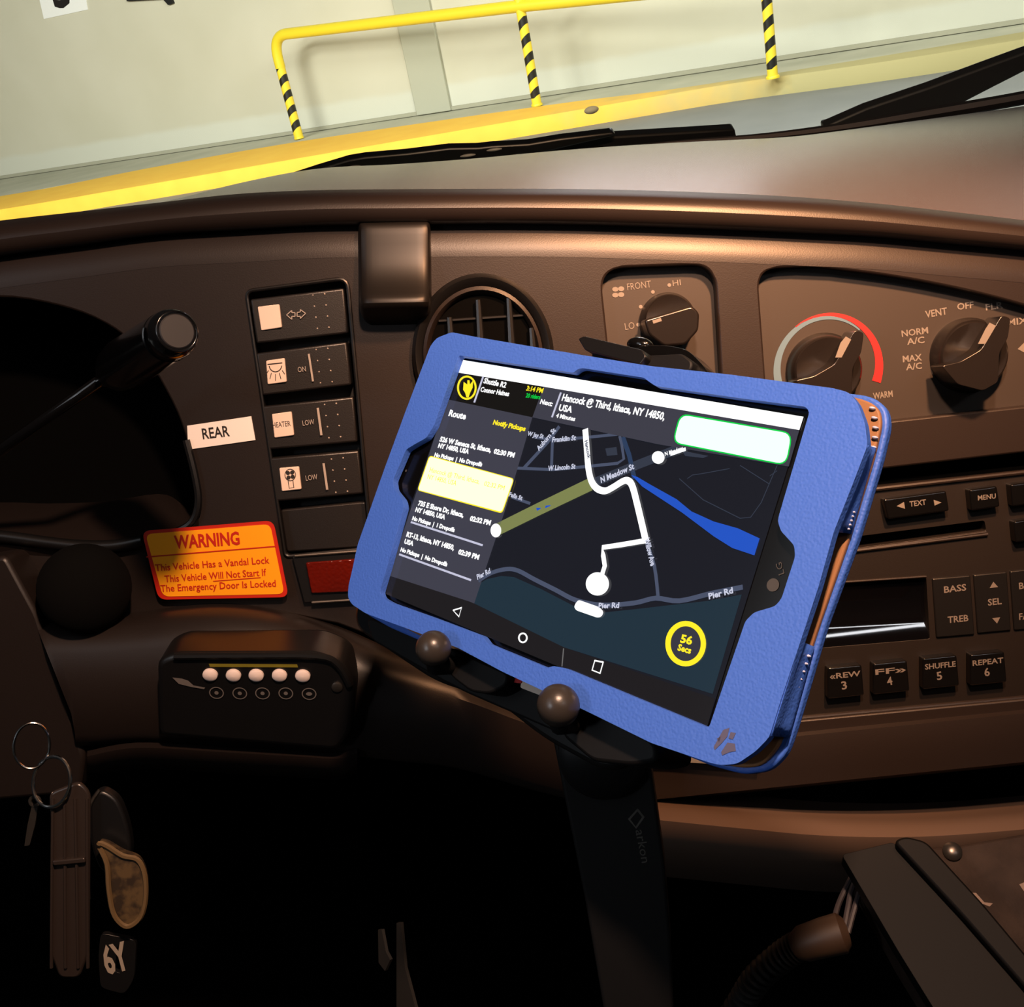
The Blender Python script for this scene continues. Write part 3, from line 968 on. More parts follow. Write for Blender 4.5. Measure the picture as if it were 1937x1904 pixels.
ac = thing('climate_control', 'recessed climate control with a temperature knob and a mode knob', 'control panel', at(D, (1700, 660)))
plate('face_plate', [(1415, 480), (1700, 490), (2060, 570), (2060, 790), (1440, 835)], ac)
MG = [(1876, 598), (1893, 603), (1888, 640), (1872, 668), (1870, 722), (1842, 738), (1795, 726), (1765, 692), (1800, 684), (1838, 662)]
knob(ac, (1828, 672), MG, 66, [(1864, 622), (1872, 610), (1884, 616), (1864, 650), (1850, 650)], 'mode_knob')
knob(ac, (1556, 700), [(x - 272, y + 27) for x, y in MG], 66, [(1590, 648), (1600, 636), (1610, 642), (1592, 676), (1580, 676)], 'temperature_knob')
bm = bmesh.new()
for s, p0, p1, cp in (('MAX', (1708, 685), (1744, 681), 12), ('A/C', (1714, 700), (1744, 697), 12), ('NORM', (1706, 637), (1756, 630), 12), ('A/C', (1716, 652), (1749, 648), 12),
                      ('VENT', (1751, 601), (1792, 594), 13), ('OFF', (1811, 586), (1842, 582), 12), ('FLR', (1865, 587), (1898, 582), 12), ('MIX', (1906, 616), (1944, 611), 12),
                      ):
    add_text(bm, D, s, p0, p1, cp, hT, bold=0.02)
obj('lettering', bm, 'print', D.M, ac, smooth=False)
bm = bmesh.new(); add_text(bm, D, 'WARM', (1652, 755), (1689, 750), 12, hT, bold=0.02)
obj('temperature_lettering', bm, 'print', D.M, ac, smooth=False)
bm = bmesh.new(); add_flat(bm, px(D, [(1925, 660), (1937, 648), (1955, 650), (1960, 664), (1940, 668)], hT), hT)
obj('defrost_symbol', bm, 'print', D.M, ac, smooth=False)
ca = D.uv(1566, 694, RH); kk = mm_per_px(D, (1566, 694), RH)
dirv = D.uv(1666, 694, RH) - ca; rot0 = math.atan2(dirv.y, dirv.x)


def arc(bm, a0, a1, ri, ro, mi):
    n = 40; A = []; Bq = []
    for i in range(n + 1):
        t = math.radians(a0 + (a1 - a0) * i / n); f = i / n
        r_i, r_o = ri(f) * kk, ro(f) * kk
        A.append((ca.x + math.cos(t) * r_o, ca.y + math.sin(t) * r_o)); Bq.append((ca.x + math.cos(t) * r_i, ca.y + math.sin(t) * r_i))
    va = [bm.verts.new((p[0], p[1], hT)) for p in A]; vb = [bm.verts.new((p[0], p[1], hT)) for p in Bq]
    for i in range(n):
        f = bm.faces.new((va[i], va[i + 1], vb[i + 1], vb[i])); f.material_index = mi; f.normal_update()
        if f.normal.z < 0: f.normal_flip()


bm = bmesh.new()
arc(bm, 200, 45, lambda f: 90 - 2 * f, lambda f: 105 - 14 * f, 0)
arc(bm, 125, -22, lambda f: 97 - 9 * f, lambda f: 99 + 6 * f, 1)
obj('temperature_scale', bm, ['cyan', 'red'], D.M, ac, smooth=False)

# --- radio
radio = thing('car_radio', 'black car radio with a dark display and button rows right of the tablet', 'radio', at(D, (1780, 1120)))
HRD = -0.003
RF = [(1452, 942), (2016, 884), (2036, 1308), (1470, 1360)]
bm = bmesh.new()
slot = rounded(px(D, [(1560, 1022), (1862, 984), (1866, 1003), (1562, 1044)], HRD), 0.0015)
disp = rounded(px(D, [(1545, 1107), (1752, 1092), (1759, 1208), (1540, 1226)], HRD), 0.0012)
add_holed(bm, rounded(px(D, RF, HRD), 0.002), [slot, disp], -0.013, HRD)
obj('front_panel', bm, mat('radio_plastic', (25, 21, 19), 0.4, bump=('noise', 1500, 0.15), bumpd=0.0003), D.M, radio, bevel=0.0008, angle=60)
bm = bmesh.new(); add_flat(bm, px(D, [(1440, 930), (2040, 870), (2050, 1320), (1460, 1370)], -0.0128), -0.0128)
obj('slot_back', bm, 'dark', D.M, radio)
rows = []
for t, h in ((0, -0.0045), (0.2, -0.0075), (0.45, -0.0088), (0.6, -0.0080), (0.72, -0.0065), (0.84, -0.0045), (1.0, -0.0030)):
    rows.append([D.uv(1535 + 227 * u + 4 * t, (1108 + 120 * t) - 16 * u - 1, h) for u in [i / 8 for i in range(9)]])
bm = bmesh.new(); add_grid(bm, rows)
obj('display', bm, mat('display_glass', (5, 5, 7), 0.05, spec=0.8), D.M, radio)
for p0, p1, r in (((1470, 1060), (1868, 1010), 0.0011), ((1560, 1048), (1865, 1006), 0.0008), ((1466, 946), (2016, 884), 0.0014), ((1468, 1362), (2036, 1310), 0.0014), ((1545, 1104), (1752, 1090), 0.0007)):
    bm = bmesh.new(); add_tube(bm, [D.uv(p0[0], p0[1], HRD + 0.0008), D.uv(p1[0], p1[1], HRD + 0.0008)], r, 8)
    obj('edge_line', bm, 'dash', D.M, radio)


def button(pts, text=(), h=0.0035, name='button'):
    b_ = prism_obj(name, D, pts, HRD - 0.004, h, 'black_gloss', radio, 0.0014, 0.0012, 3)
    if text:
        bm = bmesh.new()
        for s, p0, p1, cp in text: add_text(bm, D, s, p0, p1, cp, h + 0.0003, bold=0.02)
        obj('lettering', bm, 'print_dim', D.M, b_, smooth=False)
    return b_


sk = button([(1672, 944), (1790, 928), (1796, 966), (1680, 982)], [('TEXT', (1721, 958), (1752, 954), 10)], name='seek_button')
bm = bmesh.new()
hb = 0.0038
add_flat(bm, px(D, [(1696, 957), (1710, 949), (1712, 962)], hb), hb); add_flat(bm, px(D, [(1766, 945), (1781, 950), (1768, 956)], hb), hb)
obj('arrow_marks', bm, 'print', D.M, sk, smooth=False)
button([(1834, 926), (1886, 919), (1892, 958), (1838, 966)], [('MENU', (1850, 946), (1884, 942), 9)])
button([(1912, 916), (1975, 908), (1980, 950), (1916, 958)])
button([(1918, 986), (1975, 978), (1980, 1018), (1922, 1026)])
for x, y, cap, num in ((1598, 1290, '«REW', '3'), (1684, 1282, 'FF»', '4'), (1778, 1272, 'SHUFFLE', '5'), (1868, 1265, 'REPEAT', '6')):
    button([(x - 32, y - 27), (x + 32, y - 33), (x + 37, y + 25), (x - 32, y + 32)],
           [(cap, (x - 28, y - 6), (x + 30, y - 12), 10), (num, (x - 5, y + 14), (x + 5, y + 12), 15)], name='preset_button')
prism_obj('button_pad', D, [(1764, 1094), (1836, 1088), (1844, 1200), (1772, 1206)], HRD - 0.003, HRD + 0.0015, 'black', radio, 0.001, 0.0008)
prism_obj('button_pad', D, [(1842, 1087), (1905, 1081), (1913, 1192), (1850, 1198)], HRD - 0.003, HRD + 0.0015, 'black', radio, 0.001, 0.0008)
prism_obj('button_pad', D, [(1911, 1080), (2010, 1070), (2016, 1184), (1919, 1192)], HRD - 0.003, HRD + 0.0015, 'black', radio, 0.001, 0.0008)
bm = bmesh.new(); hp_ = HRD + 0.0018
for s, p0, p1 in (('BASS', (1786, 1121), (1828, 1116)), ('TREB', (1793, 1178), (1832, 1174)), ('SEL', (1869, 1145), (1895, 1142)), ('BAL', (1928, 1114), (1958, 1110)), ('FADE', (1928, 1172), (1966, 1168))):
    add_text(bm, D, s, p0, p1, 12, hp_, bold=0.02)
add_flat(bm, px(D, [(1872, 1112), (1888, 1110), (1879, 1100)], hp_), hp_); add_flat(bm, px(D, [(1877, 1169), (1892, 1167), (1886, 1179)], hp_), hp_)
obj('lettering', bm, 'print_dim', D.M, radio, smooth=False)

# --- stickers
hs = 0.0008
lb = prism_obj('name_label', D, [(354, 805), (475, 787), (483, 832), (356, 850)], 0.0, hs, 'paper')
tag(lb, 'small white sticker reading REAR on the dash left of the rocker switches', 'label')
bm = bmesh.new(); add_text(bm, D, 'REAR', (384, 830), (435, 824), 20, hs + 0.0003, bold=0.015)
obj('lettering', bm, 'ink', D.M, lb, smooth=False)
wl_pts = [(268, 1004), (517, 984), (546, 1129), (300, 1134)]
wl = thing('warning_label', 'orange WARNING sticker with a red border below the instrument cluster', 'label', at(D, (405, 1060)))


def sheet(pts, h, r, m, name, bend=0.0):
    P = rounded(px(D, pts, h), r, 6)
    bm = bmesh.new(); add_prism(bm, P, h - 0.0006, h)
    return obj(name, bm, m, D.M, wl)


WH = 0.0062
bm = bmesh.new(); add_prism(bm, rounded(px(D, [(274, 1008), (514, 988), (542, 1126), (304, 1131)], 0.0055), 0.006), 0.0, 0.0055)
obj('backing', bm, 'black', D.M, wl)
sheet(wl_pts, WH, 0.005, 'redink', 'border')
sheet([(275, 1010), (511, 991), (538, 1123), (308, 1128)], WH + 0.0003, 0.004, 'orange', 'ground')
bm = bmesh.new(); h_ = WH + 0.0006
add_text(bm, D, 'WARNING', (331, 1037), (454, 1029), 24, h_, bold=0.03)
add_strip(bm, px(D, [(277, 1053), (521, 1033)], h_), 0.0007, h_)
add_text(bm, D, 'This Vehicle Has a Vandal Lock', (294, 1080), (510, 1065), 13, h_, bold=0.012)
add_text(bm, D, 'This Vehicle Will Not Start If', (312, 1101), (504, 1088), 13, h_, bold=0.012)
add_strip(bm, px(D, [(403, 1099), (493, 1092)], h_), 0.0005, h_)
add_text(bm, D, 'The Emergency Door Is Locked', (304, 1119), (522, 1109), 13, h_, bold=0.012)
obj('lettering', bm, 'redink', D.M, wl, smooth=False)

# --- five button remote on the knee panel
K = Frame(D.loc(*D.uv(480, 1310, 0.05)), D.M.to_3x3() @ Vector((0.995, -0.09, 0)), D.M.to_3x3() @ Vector((0.09, 0.95, 0.22)))
rm = thing('button_console', 'black five button control box on the knee panel with white dot buttons', 'control box', at(K, (480, 1310)))
bm = bmesh.new()
P = rounded(px(K, [(296, 1250), (330, 1236), (600, 1235), (650, 1256), (672, 1300), (665, 1385), (640, 1420), (300, 1392)], 0.0), 0.005)
add_prism(bm, P, -0.03, 0.0)
obj('housing', bm, 'black', K.M, rm, bevel=0.003, seg=3)
rimp = px(K, [(330, 1241), (460, 1240), (600, 1241), (640, 1258), (662, 1296)], 0.0005)
bm = bmesh.new(); add_tube(bm, spline(rimp, 4), 0.002, 8); obj('rim', bm, 'black', K.M, rm)
bm = bmesh.new()
for i, (x, y) in enumerate(((398, 1275), (442, 1276), (485, 1276), (529, 1276), (573, 1277))):
    q = K.uv(x, y, 0.0); k2 = mm_per_px(K, (x, y))
    b2 = bmesh.new(); add_lathe(b2, [(14.5 * k2, 0), (14 * k2, 0.0012), (10 * k2, 0.002), (0.3 * k2, 0.0023)], (q.x, q.y), 24, sy=.9)
    obj('push_button', b2, 'white_dot', K.M, rm)
    q = K.uv(x + 12, y + 34, 0.0)
    add_ring(bm, circle2((q.x, q.y), 14 * k2, 13 * k2, 24), circle2((q.x, q.y), 12 * k2, 11 * k2, 24), 0.0006)
    add_flat(bm, circle2((q.x, q.y), (4 + (i == 4) * 2) * k2, 4 * k2, 12), 0.0006)
obj('symbols', bm, 'print_dim', K.M, rm, smooth=False)
bm = bmesh.new(); add_flat(bm, px(K, [(395, 1255), (562, 1256), (564, 1262), (397, 1261)], 0.0005), 0.0005); obj('yellow_strip', bm, 'yellow_tag', K.M, rm)
bm = bmesh.new(); q = K.uv(638, 1298, 0); add_lathe(bm, [(0.003, 0), (0.003, 0.001), (0.0022, 0.0014)], (q.x, q.y), 16); obj('screw', bm, 'steel', K.M, rm)
bm = bmesh.new(); add_flat(bm, px(K, [(326, 1281), (344, 1283), (356, 1287), (366, 1296), (388, 1300), (386, 1303), (362, 1299), (338, 1293)], 0.0006), 0.0006)
obj('maker_mark', bm, 'print_dim', K.M, rm, smooth=False)

# ================================================================== steering column, shift lever
sc_ = thing('steering_column', 'black steering column shroud below the instrument cluster', 'steering column', at(D, (165, 1110), 0.03))
A = D.loc(*D.uv(160, 1116, -0.03)); Bq = D.loc(*D.uv(160, 1112, 0.026))
bm = bmesh.new(); ax_ = (Bq - A).normalized()
add_tube(bm, [A, A.lerp(Bq, 0.5)] + [Bq + ax_ * 0.016 * math.sin(t) for t in [i * PI / 16 for i in range(9)]], [0.025, 0.025] + [0.025 * math.cos(t * .96) for t in [i * PI / 16 for i in range(9)]], 40)
obj('shroud', bm, mat('shroud_plastic', (4, 4, 4), 0.9, spec=0.1), I4, sc_)
lv = thing('shift_lever', 'glossy black column shift lever with a cylindrical knob and end button', 'lever', Matrix.Translation(pt(335, 628, 0.47)))
E0 = pt(334, 627, 0.46); E1 = pt(240, 686, 0.53); E2 = pt(192, 718, 0.555)
ax = (E0 - E1).normalized()
kp_ = 0.46 / FPX
bm = bmesh.new()
add_tube(bm, [E0 + ax * 0.0005, E0 - ax * 0.001, E0 - ax * 0.004, E0 - ax * 0.010, E0 - ax * 0.0105, E0 - ax * 0.012, E0 - ax * 0.0125, E0.lerp(E1, 0.6), E1, E1.lerp(E2, 0.35), E1.lerp(E2, 0.7), E2], [39 * kp_, 43 * kp_, 47 * kp_, 49 * kp_, 47.5 * kp_, 47.5 * kp_, 49.5 * kp_, 53 * kp_, 56 * kp_, 50 * kp_, 30 * kp_, 15 * kp_], 48)
obj('handle', bm, 'black_gloss', I4, lv)
bm = bmesh.new(); add_torus(bm, E0 + ax * 0.0004, 38 * kp_, 2.2 * kp_, ax, 48, 10); obj('end_ring', bm, 'black_gloss', I4, lv)
bm = bmesh.new(); add_tube(bm, [E0 - ax * 0.002, E0 + ax * 0.0008, E0 + ax * 0.0012], [33 * kp_, 33 * kp_, 31 * kp_], 40); obj('end_button', bm, mat('button_plastic', (26, 23, 23), 0.6), I4, lv)
bm = bmesh.new(); add_tube(bm, [E2, pt(100, 782, 0.555), pt(0, 852, 0.575), pt(-80, 905, 0.60)], [14 * kp_, 13 * kp_, 14 * kp_, 15 * kp_], 16); obj('stalk', bm, 'black_gloss', I4, lv)
#%%TABLET
# ================================================================== tablet and its case
T = TAB
OUT = [(854, 628), (826, 639), (814, 654), (768, 775), (729, 881), (676, 1031), (667, 1074), (659, 1108), (658, 1130), (666, 1143), (692, 1160), (790, 1196), (866, 1225), (950, 1270), (1110, 1345), (1232, 1405), (1345, 1443), (1365, 1447), (1395, 1444), (1430, 1420), (1455, 1394), (1478, 1320), (1515, 1210), (1548, 1110), (1577, 1006), (1611, 920), (1641, 842), (1636, 800), (1622, 762), (1606, 742), (1577, 734), (1380, 708), (1230, 692), (1100, 671), (900, 637)]
INN = [(868, 672), (980, 689), (1085, 705), (1092, 698), (1102, 696), (1218, 714), (1228, 722), (1240, 730), (1400, 753), (1524, 769), (1531, 779), (1474, 972), (1471, 985), (1477, 1004), (1502, 1031), (1504, 1052), (1478, 1132), (1466, 1146), (1426, 1158), (1410, 1174), (1380, 1261), (1341, 1376), (1200, 1318), (1068, 1263), (1046, 1259), (1036, 1263), (922, 1216), (912, 1202), (822, 1168), (738, 1138), (722, 1129), (718, 1119), (731, 1076), (764, 958), (761, 944), (745, 924), (743, 908), (768, 850), (786, 839), (806, 828), (820, 806)]
case = thing('tablet_case', 'blue leather tablet case tilted in the holder around the lit tablet', 'tablet case', at(T, (1150, 1030)))
FH = 0.0045
bm = bmesh.new(); add_holed(bm, rounded(px(T, OUT, FH), 0.0015, 2), [rounded(px(T, INN, FH), 0.001, 2)], 0.0012, FH)
obj('front_frame', bm, 'blue', T.M, case, bevel=0.0009, seg=3, angle=60)
# back cover
BH = -0.0115
BACK = [(870, 640), (830, 660), (780, 775), (700, 1010), (680, 1090), (676, 1130), (690, 1160), (735, 1186), (800, 1214), (1000, 1290), (1232, 1402), (1345, 1448), (1405, 1464), (1454, 1457), (1486, 1425), (1503, 1376), (1560, 1183), (1622, 1015), (1667, 864), (1681, 802), (1677, 774), (1662, 757), (1640, 747), (1380, 716), (1100, 680)]
bm = bmesh.new(); add_prism(bm, rounded(px(T, BACK, BH + 0.002), 0.003, 3), BH - 0.002, BH + 0.002)
obj('back_cover', bm, 'blue', T.M, case, bevel=0.001, seg=3)
LIN = [(880, 650), (700, 1100), (690, 1150), (800, 1205), (1232, 1395), (1345, 1440), (1400, 1452), (1440, 1448), (1472, 1412), (1490, 1360), (1547, 1183), (1606, 1015), (1652, 864), (1667, 800), (1663, 775), (1650, 762), (1625, 752), (1380, 720)]
bm = bmesh.new(); add_prism(bm, rounded(px(T, LIN, BH + 0.0042), 0.003, 3), BH + 0.002, BH + 0.0042)
obj('lining', bm, 'tan', T.M, case, bevel=0.0006)


# folded side walls of the front, between the cut-outs
def side_wall(name, top_px, bot_px, steps=8):
    rows = []
    for i in range(steps + 1):
        t = i / steps
        fa = (top_px[0][0] + (bot_px[0][0] - top_px[0][0]) * t, top_px[0][1] + (bot_px[0][1] - top_px[0][1]) * t)
        fb = (top_px[1][0] + (bot_px[1][0] - top_px[1][0]) * t, top_px[1][1] + (bot_px[1][1] - top_px[1][1]) * t)
        row = []
        for f, h in ((-0.4, 0.0034), (0.02, 0.0036), (0.12, 0.0024), (0.28, 0.000), (0.5, -0.003), (0.8, BH + 0.0062), (1.0, BH + 0.0046), (1.02, BH + 0.003)):
            row.append(T.uv(fa[0] + (fb[0] - fa[0]) * f, fa[1] + (fb[1] - fa[1]) * f, h))
        rows.append(row)
    bm = bmesh.new(); add_grid(bm, rows)
    o = obj(name, bm, 'blue', T.M, case)
    md = o.modifiers.new('thick', 'SOLIDIFY'); md.thickness = 0.0008; md.offset = 0
    return rows


side_wall('side_flap', ((1641, 842), (1655, 846)), ((1577, 1005), (1608, 1009)))
side_wall('side_flap', ((1514, 1212), (1538, 1222)), ((1458, 1391), (1490, 1394)))
for n_, pa, pb, hh_ in ((11, (1528, 1240), (1474, 1384), BH + 0.0064), (5, (1612, 968), (1602, 1000), BH + 0.0064), (5, (1650, 772), (1652, 846), BH + 0.0048)):
    for i in range(n_):
        t = i / (n_ - 1)
        bm = bmesh.new(); add_ball(bm, T.uv(pa[0] + (pb[0] - pa[0]) * t + (5 * math.sin(t * PI) if hh_ < BH + .005 else 0), pa[1] + (pb[1] - pa[1]) * t, hh_), 0.0008, u=8, v=6, scale=(1.5, .7, 1))
        obj('stitch', bm, 'stitch', T.M, case)
# worn patch
bm = bmesh.new()
for q in ([(1368, 1380), (1380, 1376), (1376, 1392), (1366, 1404), (1352, 1418), (1350, 1412)], [(1382, 1384), (1392, 1386), (1386, 1398), (1378, 1396)], [(1376, 1404), (1390, 1406), (1392, 1420), (1380, 1422), (1366, 1428), (1364, 1422)], [(1356, 1396), (1364, 1392), (1360, 1404)]):
    add_flat(bm, px(T, q, FH + 0.0002), FH + 0.0002)
obj('worn_patch', bm, 'wear', T.M, case, smooth=False)

tablet = thing('tablet_computer', 'black tablet in the blue case showing a lit route map', 'tablet', at(T, (1130, 1030), -0.005))
bm = bmesh.new(); add_prism(bm, rounded(px(T, [(845, 655), (1600, 780), (1550, 1060), (1428, 1400), (1380, 1412), (690, 1136), (720, 930), (740, 880)], 0.0), 0.004), -0.0070, 0.0)
obj('body', bm, mat('tablet_black', (8, 8, 9), 0.18), T.M, tablet, bevel=0.0008)
bm = bmesh.new()
q = T.uv(1462, 1106, 0.0003); add_flat(bm, circle2((q.x, q.y), 0.0022, n=20), 0.0003)
obj('maker_mark', bm, mat('dim_mark', (62, 60, 58), 0.5), T.M, tablet, smooth=False)
bm = bmesh.new(); add_text(bm, T, 'LG', (1484, 1084), (1478, 1062), 12, 0.0003)
obj('maker_lettering', bm, bpy.data.materials['dim_mark'], T.M, tablet, smooth=False)
bm = bmesh.new(); q = T.uv(768, 890, 0.0003); add_flat(bm, circle2((q.x, q.y), 0.0006, n=10), 0.0003)
obj('camera_dot', bm, bpy.data.materials['dim_mark'], T.M, tablet, smooth=False)

G = {k: glow('lit_' + k, c, s) for k, c, s in (
    ('map', (26, 28, 36), 1), ('white', (255, 255, 255), 1.25), ('head_dark', (20, 19, 17), 1), ('head', (62, 62, 73), 1), ('list', (64, 64, 76), 1),
    ('water', (32, 50, 62), 1), ('road', (74, 82, 104), 1), ('road_dim', (52, 58, 72), 1), ('olive', (126, 132, 80), 1), ('river', (34, 84, 196), 1), ('river_dim', (44, 62, 92), 1),
    ('yellow', (255, 232, 40), 1.1), ('pale', (255, 255, 208), 1.25), ('green', (0, 214, 70), 1), ('mint', (228, 255, 240), 1.2), ('nav', (30, 28, 30), 1), ('streak', (110, 108, 108), 1), ('ring_in', (56, 56, 66), 1), ('line', (200, 200, 222), 1), ('label', (205, 208, 228), 1))}
bm = bmesh.new(); add_flat(bm, px(T, [(872, 680), (1520, 788), (1338, 1373), (720, 1119)], 0.0004), 0.0004)
screen = obj('screen', bm, G['map'], T.M, tablet)
L1, L2, L3, L4, L5 = 0.0006, 0.0008, 0.0010, 0.0012, 0.0014


class UI:
    def __init__(s): s.bm = bmesh.new(); s.mats = []
    def mi(s, k):
        if k not in s.mats: s.mats.append(k)
        return s.mats.index(k)
    def flat(s, k, pts, h, r=0):
        P = px(T, pts, h); P = rounded(P, r) if r else P
        add_flat(s.bm, P, h, s.mi(k))
    def line(s, k, pts, wpx, h, smooth=0):
        if smooth: pts = spline([Vector((p[0], p[1], 0)) for p in pts], smooth)
        add_strip(s.bm, [T.uv(p[0], p[1], h) for p in pts], wpx * mm_per_px(T, pts[0], h) * .86, h, s.mi(k))
    def disc(s, k, c, rx, ry, h):
        s.flat(k, [(c[0] + rx * math.cos(t), c[1] + ry * math.sin(t)) for t in [2 * PI * i / 32 for i in range(32)]], h)
    def ring(s, k, c, rx, ry, w, h, sk=0.0):
        f = lambda a_, b_: [T.uv(c[0] + a_ * math.cos(t) - sk * b_ * math.sin(t), c[1] + b_ * math.sin(t), h) for t in [2 * PI * i / 40 for i in range(40)]]
        add_ring(s.bm, f(rx, ry), f(rx - w, ry - w), h, s.mi(k))
    def text(s, k, st, p0, p1, cap, h, bold=0.035, slant=0.0):
        add_text(s.bm, T, st, p0, p1, cap, h, s.mi(k), bold, slant)
    def done(s, name):
        return obj(name, s.bm, [G[k] for k in s.mats], T.M, screen, smooth=False)


u = UI()   # map
u.flat('water', [(893, 1139), (899, 1108), (921, 1095), (948, 1089), (972, 1091), (1024, 1114), (1084, 1145), (1142, 1158), (1200, 1152), (1260, 1145), (1340, 1136), (1403, 1124), (1348, 1312), (1067, 1224)], L1)
u.line('road', [(1010, 826), (1045, 832), (1110, 827), (1168, 821)], 5, L1)
u.line('road', [(1058, 806), (1036, 836), (990, 886)], 7, L1)
u.line('road', [(1045, 833), (1043, 886)], 6, L1)
u.line('road', [(978, 885), (1045, 888), (1110, 882), (1168, 876), (1180, 868), (1176, 840), (1172, 824)], 5, L1)
u.line('river_dim', [(1178, 826), (1190, 860), (1200, 905)], 9, L1)
u.flat('road_dim', [(1145, 848), (1166, 845), (1168, 860), (1148, 862)], L1)
u.flat('road_dim', [(1290, 852), (1340, 862), (1330, 866), (1296, 862)], L1)
for q in ([(1300, 905), (1310, 898), (1325, 896), (1380, 886)], [(1285, 905), (1330, 945), (1400, 980), (1420, 978), (1440, 950), (1470, 880)], [(1400, 880), (1455, 915)], [(1456, 900), (1470, 890)]):
    u.line('road_dim', q, 1.6, L1)
u.line('road', [(1003, 952), (968, 940)], 5, L1)
u.line('road', [(905, 1098), (930, 1083), (958, 1076), (980, 1079), (1010, 1095), (1050, 1115), (1090, 1135), (1140, 1144), (1200, 1140), (1240, 1131), (1285, 1136), (1345, 1122), (1405, 1110)], 7, L2, 4)
u.line('road', [(1222, 1022), (1238, 1072), (1245, 1131)], 7, L2, 4)
u.line('road_dim', [(1110, 918), (1200, 881), (1300, 842)], 17, L1)
u.line('olive', [(935, 1004), (1020, 962), (1118, 915)], 22, L2)
u.flat('river', [(1016, 966), (1022, 962), (1024, 960), (1014, 960)], L3); u.flat('river', [(1031, 961), (1040, 957), (1042, 955), (1032, 956)], L3)
u.flat('river', [(1194, 898), (1206, 902), (1228, 915), (1280, 944), (1308, 967), (1350, 986), (1396, 999), (1437, 1018), (1427, 1050), (1385, 1036), (1350, 1014), (1290, 969), (1215, 920)], L2)
u.line('white', [(1107, 811), (1110, 850), (1113, 885), (1119, 910), (1130, 924), (1145, 928), (1160, 921), (1178, 910), (1188, 909), (1196, 919), (1205, 952), (1222, 1024)], 12, L4, 5)
u.line('white', [(1222, 1022), (1175, 1030), (1140, 1035), (1141, 1050), (1144, 1070), (1135, 1098)], 10, L4)
u.disc('white', (1130, 1104), 22, 22, L4); u.disc('white', (1245, 865), 12, 12, L4); u.disc('white', (938, 1003), 10, 13, L3)
u.line('white', [(1268, 859), (1297, 849)], 7, L3)
u.flat('white', [(1088, 1142), (1094, 1134), (1134, 1148), (1142, 1157), (1138, 1166), (1130, 1168), (1090, 1154), (1086, 1148)], L4, 0.001)
u.text('label', 'W Jay St', (997, 823), (1027, 829), 8, L3); u.text('label', 'Franklin St', (1044, 836), (1089, 832), 9, L3)
u.text('label', 'Auburn St', (1019, 853), (1052, 814), 8, L3); u.text('label', 'W Lincoln St', (1036, 890), (1088, 886), 9, L3)
u.text('label', 'N Meadow St', (1137, 913), (1200, 886), 10, L5); u.text('white', 'N Meadow', (1258, 862), (1292, 850), 7, L5)
u.text('road', 'Hancock', (1106, 834), (1112, 868), 6, L5)
u.text('label', 'Falls St', (962, 938), (987, 946), 8, L3); u.text('label', 'Willow Ave', (1219, 1020), (1231, 1071), 10, L5)
u.text('label', 'Pier Rd', (903, 1096), (928, 1083), 9, L3); u.text('label', 'Pier Rd', (1132, 1150), (1171, 1149), 10, L5); u.text('label', 'Pier Rd', (1341, 1133), (1387, 1121), 11, L5)
u.ring('yellow', (1297, 1217), 38.5, 43, 10, L3); u.disc('ring_in', (1297, 1217), 29, 33, L2)
u.text('yellow', '56', (1286, 1214), (1308, 1219), 15, L3, 0.04); u.text('yellow', 'Secs', (1281, 1229), (1306, 1236), 12, L3, 0.04)
u.done('map')
u = UI()   # header
u.flat('white', [(872, 680), (1520, 788), (1512, 813), (864, 704)], L1)
u.flat('head_dark', [(864, 704), (1028, 731), (1007, 789), (846, 755)], L2)
u.flat('head', [(1028, 731), (1512, 813), (1492, 882), (1245, 840), (1007, 789)], L2)
u.ring('yellow', (883, 733), 18.5, 23, 3.6, L3)
u.flat('yellow', [(877, 722), (884, 727), (884, 719), (888, 719), (889, 727), (895, 719), (894, 733), (889, 743), (886, 752), (882, 751), (880, 743), (876, 737)], L3)
u.line('line', [(914, 712), (897, 761)], 4, L3); u.line('line', [(1061, 742), (1044, 789)], 4, L3)
u.text('white', 'Shuttle R2', (914, 724), (956, 733), 10, L3); u.text('white', 'Connor Haines', (908, 740), (962, 749), 9, L3)
u.text('yellow', '3:14 PM', (995, 738), (1026, 743), 9, L3, 0.03); u.text('green', '20 riders', (994, 751), (1021, 755), 8, L3, 0.03)
u.text('white', 'Next:', (1021, 763), (1044, 768), 9, L3)
u.text('white', 'Hancock @ Third, Ithaca, NY 14850,', (1062, 757), (1256, 794), 13, L3); u.text('white', 'USA', (1056, 776), (1081, 780), 12, L3); u.text('white', '4 Minutes', (1051, 789), (1087, 796), 8, L3)
u.flat('green', [(1286, 781), (1500, 818), (1488, 881), (1271, 838)], L3, 0.004); u.flat('mint', [(1288, 784), (1497, 820), (1486, 878), (1274, 836)], L4, 0.0035)
u.done('header_bar')
u = UI()   # list
u.flat('list', [(846, 755), (1007, 789), (990, 848), (957, 960), (897, 1141), (735, 1089)], L2)
W_ = 'white'
u.text(W_, 'Route', (848, 786), (880, 793), 12, L3); u.text('yellow', 'Notify Pickups', (932, 802), (993, 815), 8.5, L3, 0.05)


